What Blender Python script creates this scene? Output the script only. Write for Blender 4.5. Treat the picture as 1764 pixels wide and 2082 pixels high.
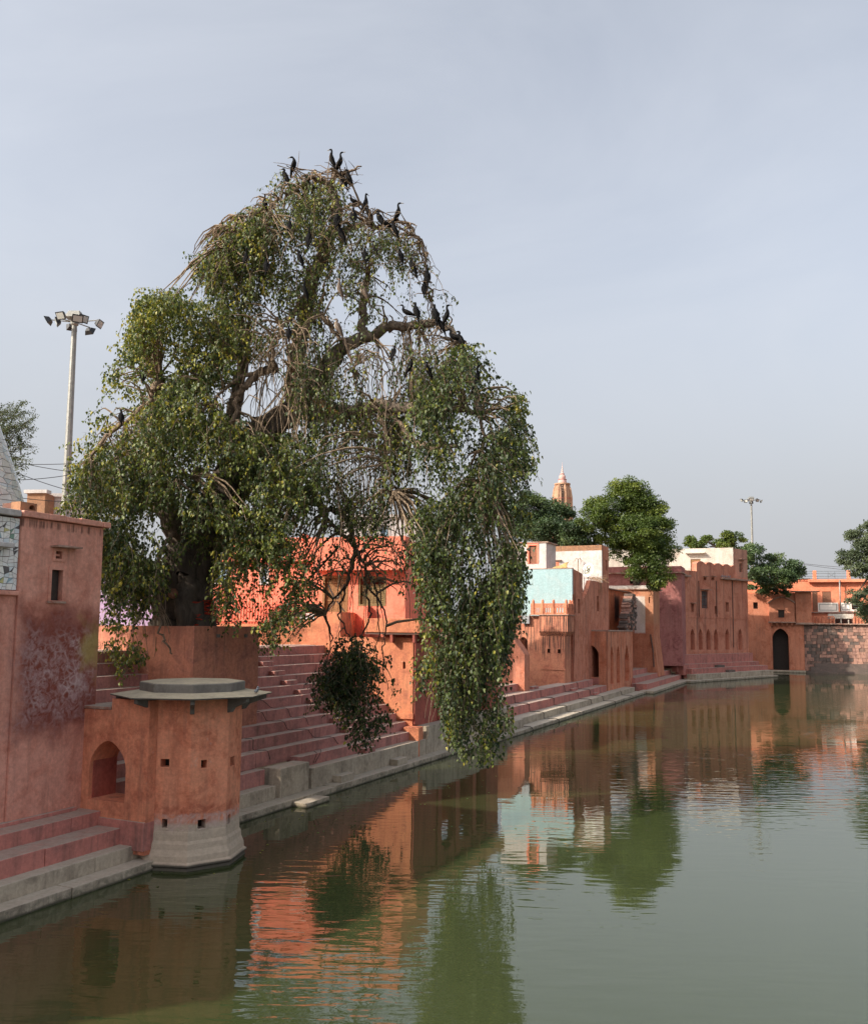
import bpy, bmesh, math, random
import numpy as np
from mathutils import Vector, Matrix
from mathutils.geometry import tessellate_polygon

# ---------------------------------------------------------------- scene, camera, light
sc = bpy.context.scene
for o in list(bpy.data.objects): bpy.data.objects.remove(o)
random.seed(7); rng = np.random.default_rng(7)
COL = sc.collection

FPX, CX, CY, HC = 1770.0, 882.0, 1107.0, 6.5      # focal length and principal point in photo pixels (1764 x 2082), eye height
TH, ROLL = math.atan(168/1770.0), 0.010
R0 = np.array([1, 0, 0.]); U0 = np.array([0, -math.sin(TH), math.cos(TH)]); FW = np.array([0, math.cos(TH), math.sin(TH)])
RV = R0*math.cos(ROLL)+U0*math.sin(ROLL); UV = U0*math.cos(ROLL)-R0*math.sin(ROLL)
CAMP = np.array([0, 0, HC])
cam_d = bpy.data.cameras.new('camera'); cam = bpy.data.objects.new('camera', cam_d); COL.objects.link(cam)
cam_d.sensor_fit = 'HORIZONTAL'; cam_d.sensor_width = 36; cam_d.lens = 36*FPX/1764
cam_d.shift_y = (CY-1041)/1764; cam_d.clip_end = 6000; cam_d.clip_start = 0.1
cam.matrix_world = Matrix(((RV[0], UV[0], -FW[0], 0), (RV[1], UV[1], -FW[1], 0), (RV[2], UV[2], -FW[2], HC), (0, 0, 0, 1)))
sc.camera = cam
sc.render.resolution_x, sc.render.resolution_y = 867, 1024

SUN_AZ = np.array([-0.90, -0.436]); SUN_EL = math.radians(33)
sunv = Vector((SUN_AZ[0]*math.cos(SUN_EL), SUN_AZ[1]*math.cos(SUN_EL), math.sin(SUN_EL))).normalized()
world = bpy.data.worlds.new('World'); sc.world = world; world.use_nodes = True
wt = world.node_tree; wt.nodes.clear()
wo = wt.nodes.new('ShaderNodeOutputWorld'); bg = wt.nodes.new('ShaderNodeBackground')
sky = wt.nodes.new('ShaderNodeTexSky'); sky.sky_type = 'NISHITA'; sky.sun_disc = False
sky.sun_elevation = SUN_EL; sky.sun_rotation = math.atan2(SUN_AZ[0], SUN_AZ[1])
sky.air_density = 1.0; sky.dust_density = 7.0; sky.ozone_density = 1.0; sky.altitude = 150
# thin, even high cloud: the blue is veiled by a pale grey layer with soft wisps, all round the sky
tc = wt.nodes.new('ShaderNodeTexCoord')
mp = wt.nodes.new('ShaderNodeMapping'); mp.inputs['Scale'].default_value = (1.6, 1.6, 3.4); mp.inputs['Rotation'].default_value = (0.2, 0.35, 0.4)
nz = wt.nodes.new('ShaderNodeTexNoise'); nz.inputs['Scale'].default_value = 1.3; nz.inputs['Detail'].default_value = 7; nz.inputs['Roughness'].default_value = 0.55; nz.inputs['Distortion'].default_value = 0.6
rp = wt.nodes.new('ShaderNodeValToRGB'); rp.color_ramp.elements[0].position = 0.32; rp.color_ramp.elements[0].color = (.18, .18, .18, 1); rp.color_ramp.elements[1].position = 0.66; rp.color_ramp.elements[1].color = (.46, .46, .46, 1)
mx = wt.nodes.new('ShaderNodeMix'); mx.data_type = 'RGBA'; mx.inputs[7].default_value = (3.25, 3.38, 3.64, 1)
wt.links.new(tc.outputs['Generated'], mp.inputs['Vector']); wt.links.new(mp.outputs[0], nz.inputs['Vector']); wt.links.new(nz.outputs['Fac'], rp.inputs[0])
wt.links.new(rp.outputs[0], mx.inputs[0]); hs = wt.nodes.new('ShaderNodeHueSaturation'); hs.inputs['Saturation'].default_value = 0.54; wt.links.new(sky.outputs[0], hs.inputs['Color']); wt.links.new(hs.outputs[0], mx.inputs[6]); 
sx_ = wt.nodes.new('ShaderNodeSeparateXYZ'); wt.links.new(tc.outputs['Generated'], sx_.inputs[0])
hr_ = wt.nodes.new('ShaderNodeMapRange'); hr_.interpolation_type = 'SMOOTHSTEP'; wt.links.new(sx_.outputs[2], hr_.inputs[0])
for i_, v_ in enumerate((0.0, 0.45, 0.88, 0.0)): hr_.inputs[i_+1].default_value = v_
mh = wt.nodes.new('ShaderNodeMix'); mh.data_type = 'RGBA'; mh.inputs[7].default_value = (2.16, 2.20, 2.31, 1)      # dust layer low over the whole horizon
wt.links.new(hr_.outputs[0], mh.inputs[0]); wt.links.new(mx.outputs[2], mh.inputs[6]); wt.links.new(mh.outputs[2], bg.inputs[0]); wt.links.new(bg.outputs[0], wo.inputs[0])
bg.inputs[1].default_value = 0.10
sl = bpy.data.lights.new('sun', 'SUN'); sl.energy = 2.05; sl.angle = math.radians(0.9); sl.color = (1, .90, .76)
so = bpy.data.objects.new('sun', sl); COL.objects.link(so); so.location = (-60, -30, 50)
so.rotation_euler = (-sunv).to_track_quat('-Z', 'Y').to_euler()
vs = sc.view_settings; vs.view_transform = 'Standard'; vs.look = 'None'; vs.exposure = 1.37; vs.gamma = 1.0; vs.use_curve_mapping = False
try: sc.cycles.max_bounces = 8; sc.cycles.diffuse_bounces = 4; sc.cycles.transparent_max_bounces = 8; sc.cycles.use_denoising = True
except Exception: pass

# ---------------------------------------------------------------- photo pixel -> place
def ray(x, y): return RV*(x-CX)/FPX - UV*(y-CY)/FPX + FW
def onz(x, y, z):
    d = ray(x, y); return CAMP+d*(z-HC)/d[2]
def at(x, y, Y):
    d = ray(x, y); return CAMP+d*Y/d[1]
def topx(P):
    q = np.asarray(P, float)-CAMP; k = q@FW; return np.stack([CX+FPX*(q@RV)/k, CY-FPX*(q@UV)/k], -1)
BO = np.array([-6.0, 31.0]); BU = np.array([.42, .9075]); BN = np.array([-.9075, .42])   # bank: along, inland
def W(s, v, z=0.0):
    q = BO+BU*s+BN*v; return (q[0], q[1], z)
def SV(p): q = np.array(p[:2])-BO; return q@BU, q@BN
class Fr:
    """vertical wall frame: u along the wall, v into the wall, z up"""
    def __init__(s, o, ud):
        s.o = np.array(o[:2], float); ud = np.array(ud[:2], float); s.u = ud/np.linalg.norm(ud); s.n = np.array([-s.u[1], s.u[0]])
    def __call__(s, u, v, z): q = s.o+s.u*u+s.n*v; return (q[0], q[1], z)
    def px(s, x, y, v=0.0):
        d = ray(x, y); t = (v-(CAMP[:2]-s.o)@s.n)/(d[:2]@s.n); p = CAMP+d*t; return ((p[:2]-s.o)@s.u, p[2])
    def rect(s, x0, y0, x1, y1, v=0.0):
        """photo rectangle on the wall -> upright rectangle (u0,z0,u1,z1)"""
        a = s.px(x0, (y0+y1)/2, v)[0]; b = s.px(x1, (y0+y1)/2, v)[0]; xm = (x0+x1)/2
        return (a, s.px(xm, y1, v)[1], b, s.px(xm, y0, v)[1])
def bank(v): return Fr(W(0, v), BU)
def cross(s): return Fr(W(s, 0), -BN)

# ---------------------------------------------------------------- node helper and materials
class NT:
    def __init__(s, name):
        s.m = bpy.data.materials.new(name); s.m.use_nodes = True; s.t = s.m.node_tree; s.t.nodes.clear()
        s.out = s.n('ShaderNodeOutputMaterial'); s.pos = s.n('ShaderNodeNewGeometry')
    def n(s, k): return s.t.nodes.new(k)
    def l(s, a, b): s.t.links.new(a, b)
    def set(s, inp, v):
        if isinstance(v, bpy.types.NodeSocket): s.l(v, inp)
        elif isinstance(v, tuple) and len(v) == 3 and inp.type == 'RGBA': inp.default_value = (*v, 1)
        else: inp.default_value = v
    def map(s, scale=(1, 1, 1), rot=(0, 0, 0), vec=None, loc=(0, 0, 0)):
        m = s.n('ShaderNodeMapping'); m.inputs['Scale'].default_value = scale; m.inputs['Rotation'].default_value = rot; m.inputs['Location'].default_value = loc
        s.l(vec or s.pos.outputs['Position'], m.inputs['Vector']); return m.outputs[0]
    def noise(s, vec=None, scale=1., detail=4., rough=.55, dist=0., out='Fac'):
        n = s.n('ShaderNodeTexNoise'); s.l(vec or s.pos.outputs['Position'], n.inputs['Vector'])
        n.inputs['Scale'].default_value = scale; n.inputs['Detail'].default_value = detail; n.inputs['Roughness'].default_value = rough; n.inputs['Distortion'].default_value = dist
        return n.outputs[out]
    def ramp(s, f, *stops):
        r = s.n('ShaderNodeValToRGB'); e = r.color_ramp.elements
        while len(e) < len(stops): e.new(.5)
        for el, (p, c) in zip(e, stops): el.position = p; el.color = (*(c if isinstance(c, tuple) else (c, c, c)), 1)
        s.l(f, r.inputs[0]); return r.outputs[0]
    def mix(s, f, a, b, mode='MIX'):
        m = s.n('ShaderNodeMix'); m.data_type = 'RGBA'; m.blend_type = mode
        s.set(m.inputs[0], f); s.set(m.inputs[6], a); s.set(m.inputs[7], b); return m.outputs[2]
    def math(s, op, a, b=0., c=0.):
        m = s.n('ShaderNodeMath'); m.operation = op; s.set(m.inputs[0], a); s.set(m.inputs[1], b); s.set(m.inputs[2], c); return m.outputs[0]
    def dot(s, v):
        m = s.n('ShaderNodeVectorMath'); m.operation = 'DOT_PRODUCT'; s.l(s.pos.outputs['Position'], m.inputs[0]); m.inputs[1].default_value = v; return m.outputs['Value']
    def patch(s, fr, uc, zc, wu, wz, soft=.35, wob=.5, scale=1.2):
        """mask of a blotch of its own on a wall: centre/half-size in the wall's metres, ragged edge"""
        du = s.math('ABSOLUTE', s.math('SUBTRACT', s.dot((fr.u[0], fr.u[1], 0)), float(fr.o@fr.u)+uc))
        dz = s.math('ABSOLUTE', s.math('SUBTRACT', s.dot((0, 0, 1)), zc))
        e = s.math('MAXIMUM', s.math('DIVIDE', du, wu), s.math('DIVIDE', dz, wz))
        nn = s.math('MULTIPLY', s.math('SUBTRACT', s.noise(scale=scale, detail=6, rough=.6), .5), wob*2)
        e = s.math('ADD', e, nn)
        m = s.n('ShaderNodeMapRange'); m.interpolation_type = 'SMOOTHSTEP'; s.l(e, m.inputs[0])
        for i, v in enumerate((1+soft/2, 1-soft/2, 0, 1)): m.inputs[i+1].default_value = v
        return m.outputs[0]
    def finish(s, col, rough=.85, bump=None, bs=.3, bd=.03, spec=.25, **kw):
        b = s.n('ShaderNodeBsdfPrincipled'); s.set(b.inputs['Base Color'], col); s.set(b.inputs['Roughness'], rough); b.inputs['Specular IOR Level'].default_value = spec
        for k, v in kw.items(): s.set(b.inputs[k.replace('_', ' ')], v)
        if bump is not None:
            bn = s.n('ShaderNodeBump'); bn.inputs['Strength'].default_value = bs; bn.inputs['Distance'].default_value = bd; s.l(bump, bn.inputs['Height']); s.l(bn.outputs[0], b.inputs['Normal'])
        s.l(b.outputs[0], s.out.inputs[0]); return s.m

def C(*a): return tuple(a)
def scl(c, k): return tuple(min(1, x*k) for x in c)
GAIN = 1.30
def plaster(name, c, c2, stain=(.22, .075, .05), k=1.0, streak=.5, peel=.0, peelc=(.55, .45, .40), black=.25, seed=0., patches=(), dust=None, streakc=(.10, .075, .065), gain=None):
    t = NT(name); p = t.map(loc=(seed*3.1, seed*1.7, seed)); gain = gain or GAIN; c = scl(c, gain); c2 = scl(c2, gain); stain = scl(stain, gain)
    col = t.mix(t.ramp(t.noise(p, .55*k, 6, .6, .3), (.32, 0), (.68, 1)), c, c2)
    col = t.mix(t.ramp(t.noise(p, 1.1*k, 8, .62, .9), (.47, 0), (.66, .95)), col, stain)
    col = t.mix(t.ramp(t.noise(p, 4.5*k, 6, .65), (.40, 0), (.72, .6)), col, scl(c2, 1.22))
    col = t.mix(t.ramp(t.noise(t.map((1.5*k, 1.5*k, .35*k), loc=(seed*2, seed, 0)), 1, 8, .68, .4), (.50, 0), (.68, .5)), col, scl(stain, .8))
    if streak:
        f = t.ramp(t.noise(t.map((2.6*k, 2.6*k, .16*k), loc=(seed, 0, seed)), 1, 5, .6), (.53, 0), (.74, streak))
        col = t.mix(f, col, streakc)
    if streak:
        f = t.ramp(t.noise(t.map((7*k, 7*k, .22*k), loc=(seed, 5, 0)), 1, 6, .65), (.52, 0), (.66, min(.55, streak*1.1)))
        f = t.math('MULTIPLY', f, t.ramp(t.noise(p, .7*k, 3, .5), (.42, 0), (.6, 1)))
        col = t.mix(f, col, scl(streakc, 1.3))
    for fr, args, pc, op, kind in patches:
        f = t.patch(fr, *args)
        if kind == 'mottle': f = t.math('MULTIPLY', f, t.ramp(t.noise(p, 3.2, 6, .7, 1.2), (.42, 0), (.60, 1)))
        if kind == 'cells':
            v = t.n('ShaderNodeTexVoronoi'); v.feature = 'DISTANCE_TO_EDGE'; v.inputs['Scale'].default_value = 6.5; t.l(t.mix(.12, p, t.noise(p, 2.5, 3, out='Color')), v.inputs['Vector'])
            f = t.math('MULTIPLY', f, t.math('MULTIPLY', t.ramp(v.outputs['Distance'], (.03, 1), (.20, .0)), t.ramp(t.noise(p, 1.6, 5, .7), (.40, 0), (.60, 1))))
        if kind == 'drip': f = t.math('MULTIPLY', f, t.ramp(t.noise(t.map((11, 11, .5), loc=(seed, 2, 0)), 1, 4, .6), (.47, 0), (.60, 1)))
        col = t.mix(t.math('MULTIPLY', f, op), col, pc)
    if peel: col = t.mix(t.ramp(t.noise(p, 2.4*k, 8, .7, 1.4), (.63, 0), (.69, peel)), col, peelc)
    if black: col = t.mix(t.ramp(t.noise(p, .8*k, 9, .7, 1.8), (.60, 0), (.78, black)), col, (.045, .035, .03))
    if dust: 
        sx = t.n('ShaderNodeSeparateXYZ'); t.l(t.pos.outputs['Normal'], sx.inputs[0])
        f = t.math('MULTIPLY', t.ramp(sx.outputs[2], (.55, 0), (.9, 1)), t.ramp(t.noise(p, 2.2, 7, .65), (.30, .55), (.6, .95)))
        col = t.mix(f, col, dust)
    col = t.mix(.6, col, t.ramp(t.noise(p, 9, 7, .75), (.25, .62), (.75, 1.3)), 'MULTIPLY')
    h = t.math('ADD', t.noise(p, 3.5, 5, .6), t.math('MULTIPLY', t.noise(p, 22, 5, .7), .35))
    return t.finish(col, .9, h, .35, .04, .15)

def flat(name, c, rough=.6, var=.25, k=6., metal=0., spec=.4, bump=.15):
    t = NT(name); col = t.mix(t.ramp(t.noise(None, k, 6, .6), (.3, 0), (.7, 1)), scl(c, 1-var), scl(c, 1+var))
    return t.finish(col, rough, t.noise(None, k*5, 4), bump, .01, spec, Metallic=metal)

MAT = {}
# ---------------------------------------------------------------- mesh helper
class MB:
    def __init__(s): s.v = []; s.f = []
    def add(s, vs, fs):
        b = len(s.v); s.v += [tuple(map(float, p)) for p in vs]; s.f += [tuple(i+b for i in f) for f in fs]; return s
    def hexa(s, P):   # 8 corners: bottom 4 ccw, top 4
        return s.add(P, [(3, 2, 1, 0), (4, 5, 6, 7), (0, 1, 5, 4), (1, 2, 6, 5), (2, 3, 7, 6), (3, 0, 4, 7)])
    def box(s, fr, u0, u1, v0, v1, z0, z1, j=0., tap=0.):
        def r(): return random.uniform(-j, j) if j else 0
        P = []
        for z, t in ((z0, 0), (z1, tap)):
            for u, v in ((u0+t, v0+t), (u1-t, v0+t), (u1-t, v1-t), (u0+t, v1-t)): P.append(fr(u+r(), v+r(), z+r()))
        return s.hexa(P)
    def plate(s, fr, outer, holes=(), v0=0., v1=.3):
        loops = [list(outer)]+[list(h) for h in holes]
        pts = [p for L in loops for p in L]
        tris = tessellate_polygon([[Vector((a, b, 0)) for a, b in L] for L in loops])
        n = len(pts); vs = [fr(a, v0, b) for a, b in pts]+[fr(a, v1, b) for a, b in pts]; fs = []
        for t in tris:
            a, b, c = (pts[i] for i in t)
            if (b[0]-a[0])*(c[1]-a[1])-(b[1]-a[1])*(c[0]-a[0]) < 0: t = (t[0], t[2], t[1])
            fs += [tuple(t), (t[0]+n, t[2]+n, t[1]+n)]
        i = 0
        for k, L in enumerate(loops):
            m = len(L); ar = sum(L[j][0]*L[(j+1) % m][1]-L[(j+1) % m][0]*L[j][1] for j in range(m))
            for j in range(m):
                a, b = i+j, i+(j+1) % m
                q = (b, a, a+n, b+n) if (ar > 0) == (k == 0) else (a, b, b+n, a+n)
                fs.append(q)
            i += m
        return s.add(vs, fs)
    def tube(s, path, rad, n=8, cap=True, flute=0.):
        P = np.array(path, float); m = len(P); rad = np.broadcast_to(rad, (m,)) if np.ndim(rad) < 1 else np.array(rad)
        T = np.gradient(P, axis=0); T /= np.linalg.norm(T, axis=1)[:, None]+1e-9
        ref = np.array([0, 0, 1.]) if abs(T[0][2]) < .9 else np.array([1., 0, 0])
        A = np.cross(T[0], ref); A /= np.linalg.norm(A); vs = []; ang = np.linspace(0, 2*math.pi, n, endpoint=False)
        for i in range(m):
            A = A-T[i]*(A@T[i]); A /= np.linalg.norm(A)+1e-9; B = np.cross(T[i], A)
            rr = rad[i]*(1+flute*(np.sin(ang*5+i*.35)*.5+np.sin(ang*3+1+i*.2)*.5+rng.normal(0, .25, n))) if flute else np.full(n, rad[i])
            vs += list(P[i]+np.outer(np.cos(ang)*rr, A)+np.outer(np.sin(ang)*rr, B))
        fs = [(i*n+j, i*n+(j+1) % n, (i+1)*n+(j+1) % n, (i+1)*n+j) for i in range(m-1) for j in range(n)]
        if cap: fs += [tuple(range(n-1, -1, -1)), tuple((m-1)*n+j for j in range(n))]
        return s.add(vs, fs)
    def lathe(s, c, prof, n=16, rot=0.):   # prof: (r,z)
        m = len(prof); vs = [(c[0]+r*math.cos(rot+2*math.pi*j/n), c[1]+r*math.sin(rot+2*math.pi*j/n), c[2]+z) for r, z in prof for j in range(n)]
        fs = [(i*n+j, i*n+(j+1) % n, (i+1)*n+(j+1) % n, (i+1)*n+j) for i in range(m-1) for j in range(n)]
        fs += [tuple(range(n-1, -1, -1)), tuple((m-1)*n+j for j in range(n))]
        return s.add(vs, fs)

def tag(o, label=None, cat=None, group=None, kind=None):
    if label: o['label'] = label
    if cat: o['category'] = cat
    if group: o['group'] = group
    if kind: o['kind'] = kind
    return o
def thing(name, label, cat, loc, group=None):
    o = bpy.data.objects.new(name, None); COL.objects.link(o); o.location = loc; o.empty_display_size = .3
    return tag(o, label, cat, group)
def root_loc(o):
    while o.parent: o = o.parent
    return o.location
def obj(name, mb, mat, parent=None, smooth=False, bevel=0., loc=None, kind=None, label=None):
    me = bpy.data.meshes.new(name)
    o = bpy.data.objects.new(name, me); COL.objects.link(o)
    if parent is not None: off = Vector(root_loc(parent)); o.parent = parent
    else:
        off = Vector(loc if loc is not None else (sum(v[0] for v in mb.v)/len(mb.v), sum(v[1] for v in mb.v)/len(mb.v), min(v[2] for v in mb.v))); o.location = off
    me.from_pydata([(v[0]-off[0], v[1]-off[1], v[2]-off[2]) for v in mb.v], [], mb.f)
    if smooth: me.polygons.foreach_set('use_smooth', [True]*len(me.polygons))
    me.materials.append(MAT[mat] if isinstance(mat, str) else mat); me.update()
    if bevel:
        b = o.modifiers.new('edge', 'BEVEL'); b.width = bevel; b.segments = 2; b.limit_method = 'ANGLE'; b.angle_limit = .7
    if kind: o['kind'] = kind
    if label: o['label'] = label
    return o
def dup(root, loc, rz=None, label=None, group=None, scale=None):
    r = root.copy(); COL.objects.link(r); r.location = loc
    if rz is not None: r.rotation_euler = (0, 0, rz)
    if scale: r.scale = (scale,)*3
    for k, v in (('label', label), ('group', group)):
        if v: r[k] = v
    for ch in root.children:
        c = ch.copy(); COL.objects.link(c); c.parent = r
        for g in ch.children:
            d = g.copy(); COL.objects.link(d); d.parent = c
    return r
def rct(a, b, c, d): return [(a, b), (c, b), (c, d), (a, d)]
def arch(u0, u1, z0, z1, pointed=.6, n=7):
    """arched opening outline; pointed: 0 round .. 1 sharply pointed; z1 is the apex"""
    w = (u1-u0)/2; uc = (u0+u1)/2; h = w*(1+.55*pointed); zs = max(z0+.05, z1-h); h = z1-zs
    L = [(u0, z0), (u1, z0), (u1, zs)]
    e = 1.0+.9*pointed
    for i in range(1, n*2):
        t = i/(n*2)*math.pi; x = math.cos(t); y = abs(math.sin(t))
        xx = math.copysign(abs(x)**(1), x); yy = 1-(abs(x))**e if pointed else y
        yy = (1-pointed)*y+pointed*(1-abs(x)**1.35)
        L.append((uc+w*xx, zs+h*yy))
    L.append((u0, zs)); return L
def arch_px(fr, x0, y0, x1, y1, pointed=.6, v=0., n=7):
    a = fr.rect(x0, y0, x1, y1, v); return arch(a[0], a[2], a[1], a[3], pointed, n)
def rect_px(fr, *a): return rct(*fr.rect(*a))
def bbox(L): return min(p[0] for p in L), min(p[1] for p in L), max(p[0] for p in L), max(p[1] for p in L)
def shell(root, fr, u0, u1, dv, z0, z1, mat, holes=(), top=None, th=.32, roof=True, back=True, roofmat=None, holes_l=()):
    """hollow building: pierced front wall, side walls, back wall, roof slab"""
    outer = top if top else rct(u0, z0, u1, z1)
    obj('wall', MB().plate(fr, outer, holes, 0, th), mat, root)
    fl = Fr(fr(u0, dv, 0), -fr.n)   # left side wall seen from outside
    obj('wall', MB().plate(fl, rct(.0, z0, dv-th-.003, z1), holes_l, 0, th), mat, root)
    obj('wall', MB().box(fr, u1-th, u1, th+.003, dv, z0, z1), mat, root)
    if back: obj('wall', MB().box(fr, u0+th+.003, u1-th-.003, dv-th, dv, z0, z1), mat, root)
    if roof: obj('roof', MB().box(fr, u0+th+.004, u1-th-.004, th+.004, dv-th-.004, z1-.45, z1-.25), roofmat or mat, root)
HAZE = 0
# ---------------------------------------------------------------- materials
DUST = (.42, .35, .29)
FL = bank(.70)                                             # near house wall
_a = FL.rect(28, 1243, 196, 1480); ZTW = FL.px(160, 1066)[1]
MAT['near_house'] = plaster('near house plaster', (.56, .275, .21), (.50, .235, .175), stain=(.44, .175, .125), streak=.25, black=.06, seed=1, patches=[
    (FL, ((_a[0]+_a[2])/2+.15, (_a[1]+_a[3])/2-.1, (_a[2]-_a[0])/2, (_a[3]-_a[1])/2+.1, .5, .42), (.21, .052, .036), .95, ''),
    (FL, ((_a[0]+_a[2])/2-.05, (_a[1]+_a[3])/2-.25, (_a[2]-_a[0])/2*.78, (_a[3]-_a[1])/2*.8, 1.0, .8), (.44, .27, .26), .8, 'mottle'),
    (FL, ((_a[0]+_a[2])/2-.05, (_a[1]+_a[3])/2-.15, (_a[2]-_a[0])/2*.72, (_a[3]-_a[1])/2*.72, 1.0, .9), (.66, .52, .50), .42, 'cells'),
    (FL, (_a[2]-.22, (_a[1]+_a[3])/2+.5, .30, .55, 1.7, 1.5, 2.2), (.38, .29, .10), .75, ''),
    (FL, ((_a[0]+_a[2])/2, ZTW-.14, 3.5, .10, .9, 1.0), (.05, .03, .025), .7, 'drip')])
MAT['orange'] = plaster('orange limewash', (.54, .225, .135), (.49, .185, .105), stain=(.33, .10, .06), streak=.4, peel=.35, black=.25, seed=2)
MAT['turret'] = plaster('turret limewash', (.56, .235, .145), (.51, .20, .115), stain=(.36, .105, .06), streak=.3, peel=.3, black=.2, seed=3, patches=[
    (Fr((-6.5, 25.5), (1, 0)), (0, .55, 9, .62, .18, .10), (.46, .39, .30), .93, ''),
    (Fr((-6.5, 25.5), (1, 0)), (0, 1.35, 9, .30, .5, .35), (.30, .075, .045), .6, 'mottle'),
    (Fr((-6.5, 25.5), (1, 0)), (0, 1.22, 9, .2, .5, .6), (.62, .52, .47), .55, 'mottle'),
    (Fr((-6.5, 25.5), (1, 0)), (0, -.05, 9, .22, .3, .2), (.06, .055, .045), .9, '')])
MAT['plinth'] = plaster('tree plinth limewash', (.45, .185, .115), (.39, .16, .105), stain=(.24, .10, .078), streak=.4, peel=.25, black=.35, seed=4)
MAT['coral'] = plaster('coral paint', (.70, .215, .145), (.66, .19, .125), stain=(.58, .16, .10), streak=.08, black=.03, seed=5)
MAT['terrace'] = plaster('terrace limewash', (.54, .22, .12), (.48, .18, .095), stain=(.36, .12, .075), streak=.35, peel=.5, peelc=(.58, .36, .30), black=.15, seed=6)
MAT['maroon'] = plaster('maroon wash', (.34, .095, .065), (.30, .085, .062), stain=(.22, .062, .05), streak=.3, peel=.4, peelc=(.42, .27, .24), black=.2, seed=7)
MAT['purple'] = plaster('dull purple wash and side shade', (.32, .14, .125), (.27, .11, .10), stain=(.17, .06, .055), streak=.25, black=.3, seed=8)  # darker tone also holds the shade on the niche house's side
MAT['bankwall'] = plaster('bank house plaster', (.47, .20, .13), (.40, .155, .10), stain=(.31, .10, .055), streak=.6, peel=.5, black=.3, seed=9)
MAT['archhouse'] = plaster('arch house plaster', (.49, .205, .125), (.43, .165, .095), stain=(.35, .10, .05), k=.8, streak=.75, peel=.35, black=.2, seed=10, streakc=(.17, .10, .08))
MAT['facade'] = plaster('far facade plaster', (.47, .205, .135), (.40, .16, .105), stain=(.31, .10, .06), k=.55, streak=.8, peel=.3, black=.3, seed=11, streakc=(.16, .085, .07))
MAT['gate'] = plaster('gateway plaster', (.47, .20, .125), (.41, .165, .10), stain=(.32, .105, .06), k=.6, streak=.3, peel=.3, black=.3, seed=12)
MAT['step_red'] = plaster('red washed steps', (.43, .17, .135), (.36, .14, .115), stain=(.25, .115, .10), streak=.5, peel=.35, peelc=(.42, .32, .28), black=.35, seed=13, dust=DUST)
MAT['step_dull'] = plaster('dusty worn red steps', (.41, .18, .15), (.34, .15, .13), stain=(.24, .115, .10), streak=.6, peel=.4, peelc=(.40, .31, .27), black=.45, seed=29, dust=(.47, .40, .335))
MAT['step_grey'] = plaster('grey stone steps', (.38, .32, .245), (.315, .265, .20), stain=(.20, .165, .125), streak=.45, black=.35, seed=14, patches=[(Fr((0, 0), (1, 0)), (0, -.12, 900, .17, .5, .25, .8), (.032, .029, .022), .93, ''), (Fr((0, 0), (1, 0)), (0, .0, 900, .22, .8, .5, 1.6), (.10, .095, .06), .6, 'mottle')], dust=(.47, .41, .33))
MAT['roof_slab'] = plaster('weathered roof slab', (.16, .15, .13), (.11, .10, .09), stain=(.09, .08, .07), streak=.3, peel=.35, peelc=(.40, .34, .26), black=.35, seed=15, dust=(.48, .41, .29))
MAT['aqua'] = plaster('aqua paint', (.33, .47, .49), (.31, .44, .46), stain=(.37, .47, .48), streak=.05, black=.02, seed=16, gain=1)
MAT['white'] = plaster('worn whitewash', (.58, .55, .53), (.52, .48, .46), stain=(.48, .41, .36), streak=.2, peel=.25, peelc=(.42, .29, .20), black=.06, seed=17, gain=1)
MAT['white_far'] = plaster('pale whitewash', (.58, .54, .48), (.52, .47, .41), stain=(.46, .38, .31), k=.5, streak=.25, black=.06, seed=18, gain=1)
MAT['brick'] = plaster('bare brick', (.30, .17, .10), (.25, .13, .075), stain=(.18, .11, .075), k=3, streak=.2, black=.3, seed=19)
MAT['stone'] = plaster('rough stone blocks', (.40, .23, .17), (.32, .18, .14), stain=(.22, .13, .11), k=1.2, streak=.3, peel=.15, black=.25, seed=20)
MAT['stone_dark'] = plaster('black stained stone', (.125, .10, .088), (.085, .07, .062), stain=(.17, .12, .10), k=1.2, streak=.3, black=.4, seed=21)
MAT['stone_mid'] = plaster('stained stone', (.22, .145, .115), (.17, .11, .09), stain=(.12, .085, .07), k=1.2, streak=.3, black=.3, seed=28)
MAT['mortar'] = plaster('dark wall core', (.13, .09, .075), (.09, .065, .055), k=1.2, seed=22)
MAT['lavender'] = plaster('lavender paint', (.42, .31, .46), (.38, .27, .41), stain=(.33, .24, .35), black=.05, seed=23)
MAT['farhouse'] = plaster('arcade house paint', (.60, .225, .135), (.55, .19, .11), stain=(.48, .15, .08), k=.6, streak=.15, black=.05, seed=24)
MAT['spire'] = plaster('temple spire stone', (.46, .29, .19), (.41, .25, .16), stain=(.36, .20, .13), k=.5, black=.05, seed=25, gain=1)
MAT['spire_band'] = flat('spire red bands', (.42, .16, .12), .8)
MAT['wood'] = flat('old brown wood', (.25, .125, .05), .7, .35, 9)
MAT['shutter_or_shade'] = flat('slatted shutter', (.24, .16, .07), .7, .3, 8)
MAT['dark_wood_or_shade'] = flat('dark wood and painted window shade', (.04, .028, .022), .6, .3, 8)  # brace wood, and sheets that paint the darkness inside openings
MAT['metal'] = flat('galvanised steel', (.27, .27, .25), .55, .2, 3, .3)
MAT['lamp_black'] = flat('black lamp housing', (.03, .033, .038), .5, .2, 5)
MAT['lamp_glass'] = flat('lamp glass', (.45, .48, .46), .15, .1, 2, 0, .6, 0)
MAT['rope'] = flat('dark rope', (.075, .06, .052), .9, .3, 20)
MAT['wire'] = flat('cable', (.03, .03, .03), .6, .1)
MAT['rail_metal'] = flat('grey painted rail', (.12, .14, .15), .5, .15)
MAT['cloth'] = flat('ochre cloth', (.40, .27, .11), .9, .35, 5)
MAT['red_cloth'] = flat('red cloth and thread', (.50, .055, .028), .85, .4, 12)
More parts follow.
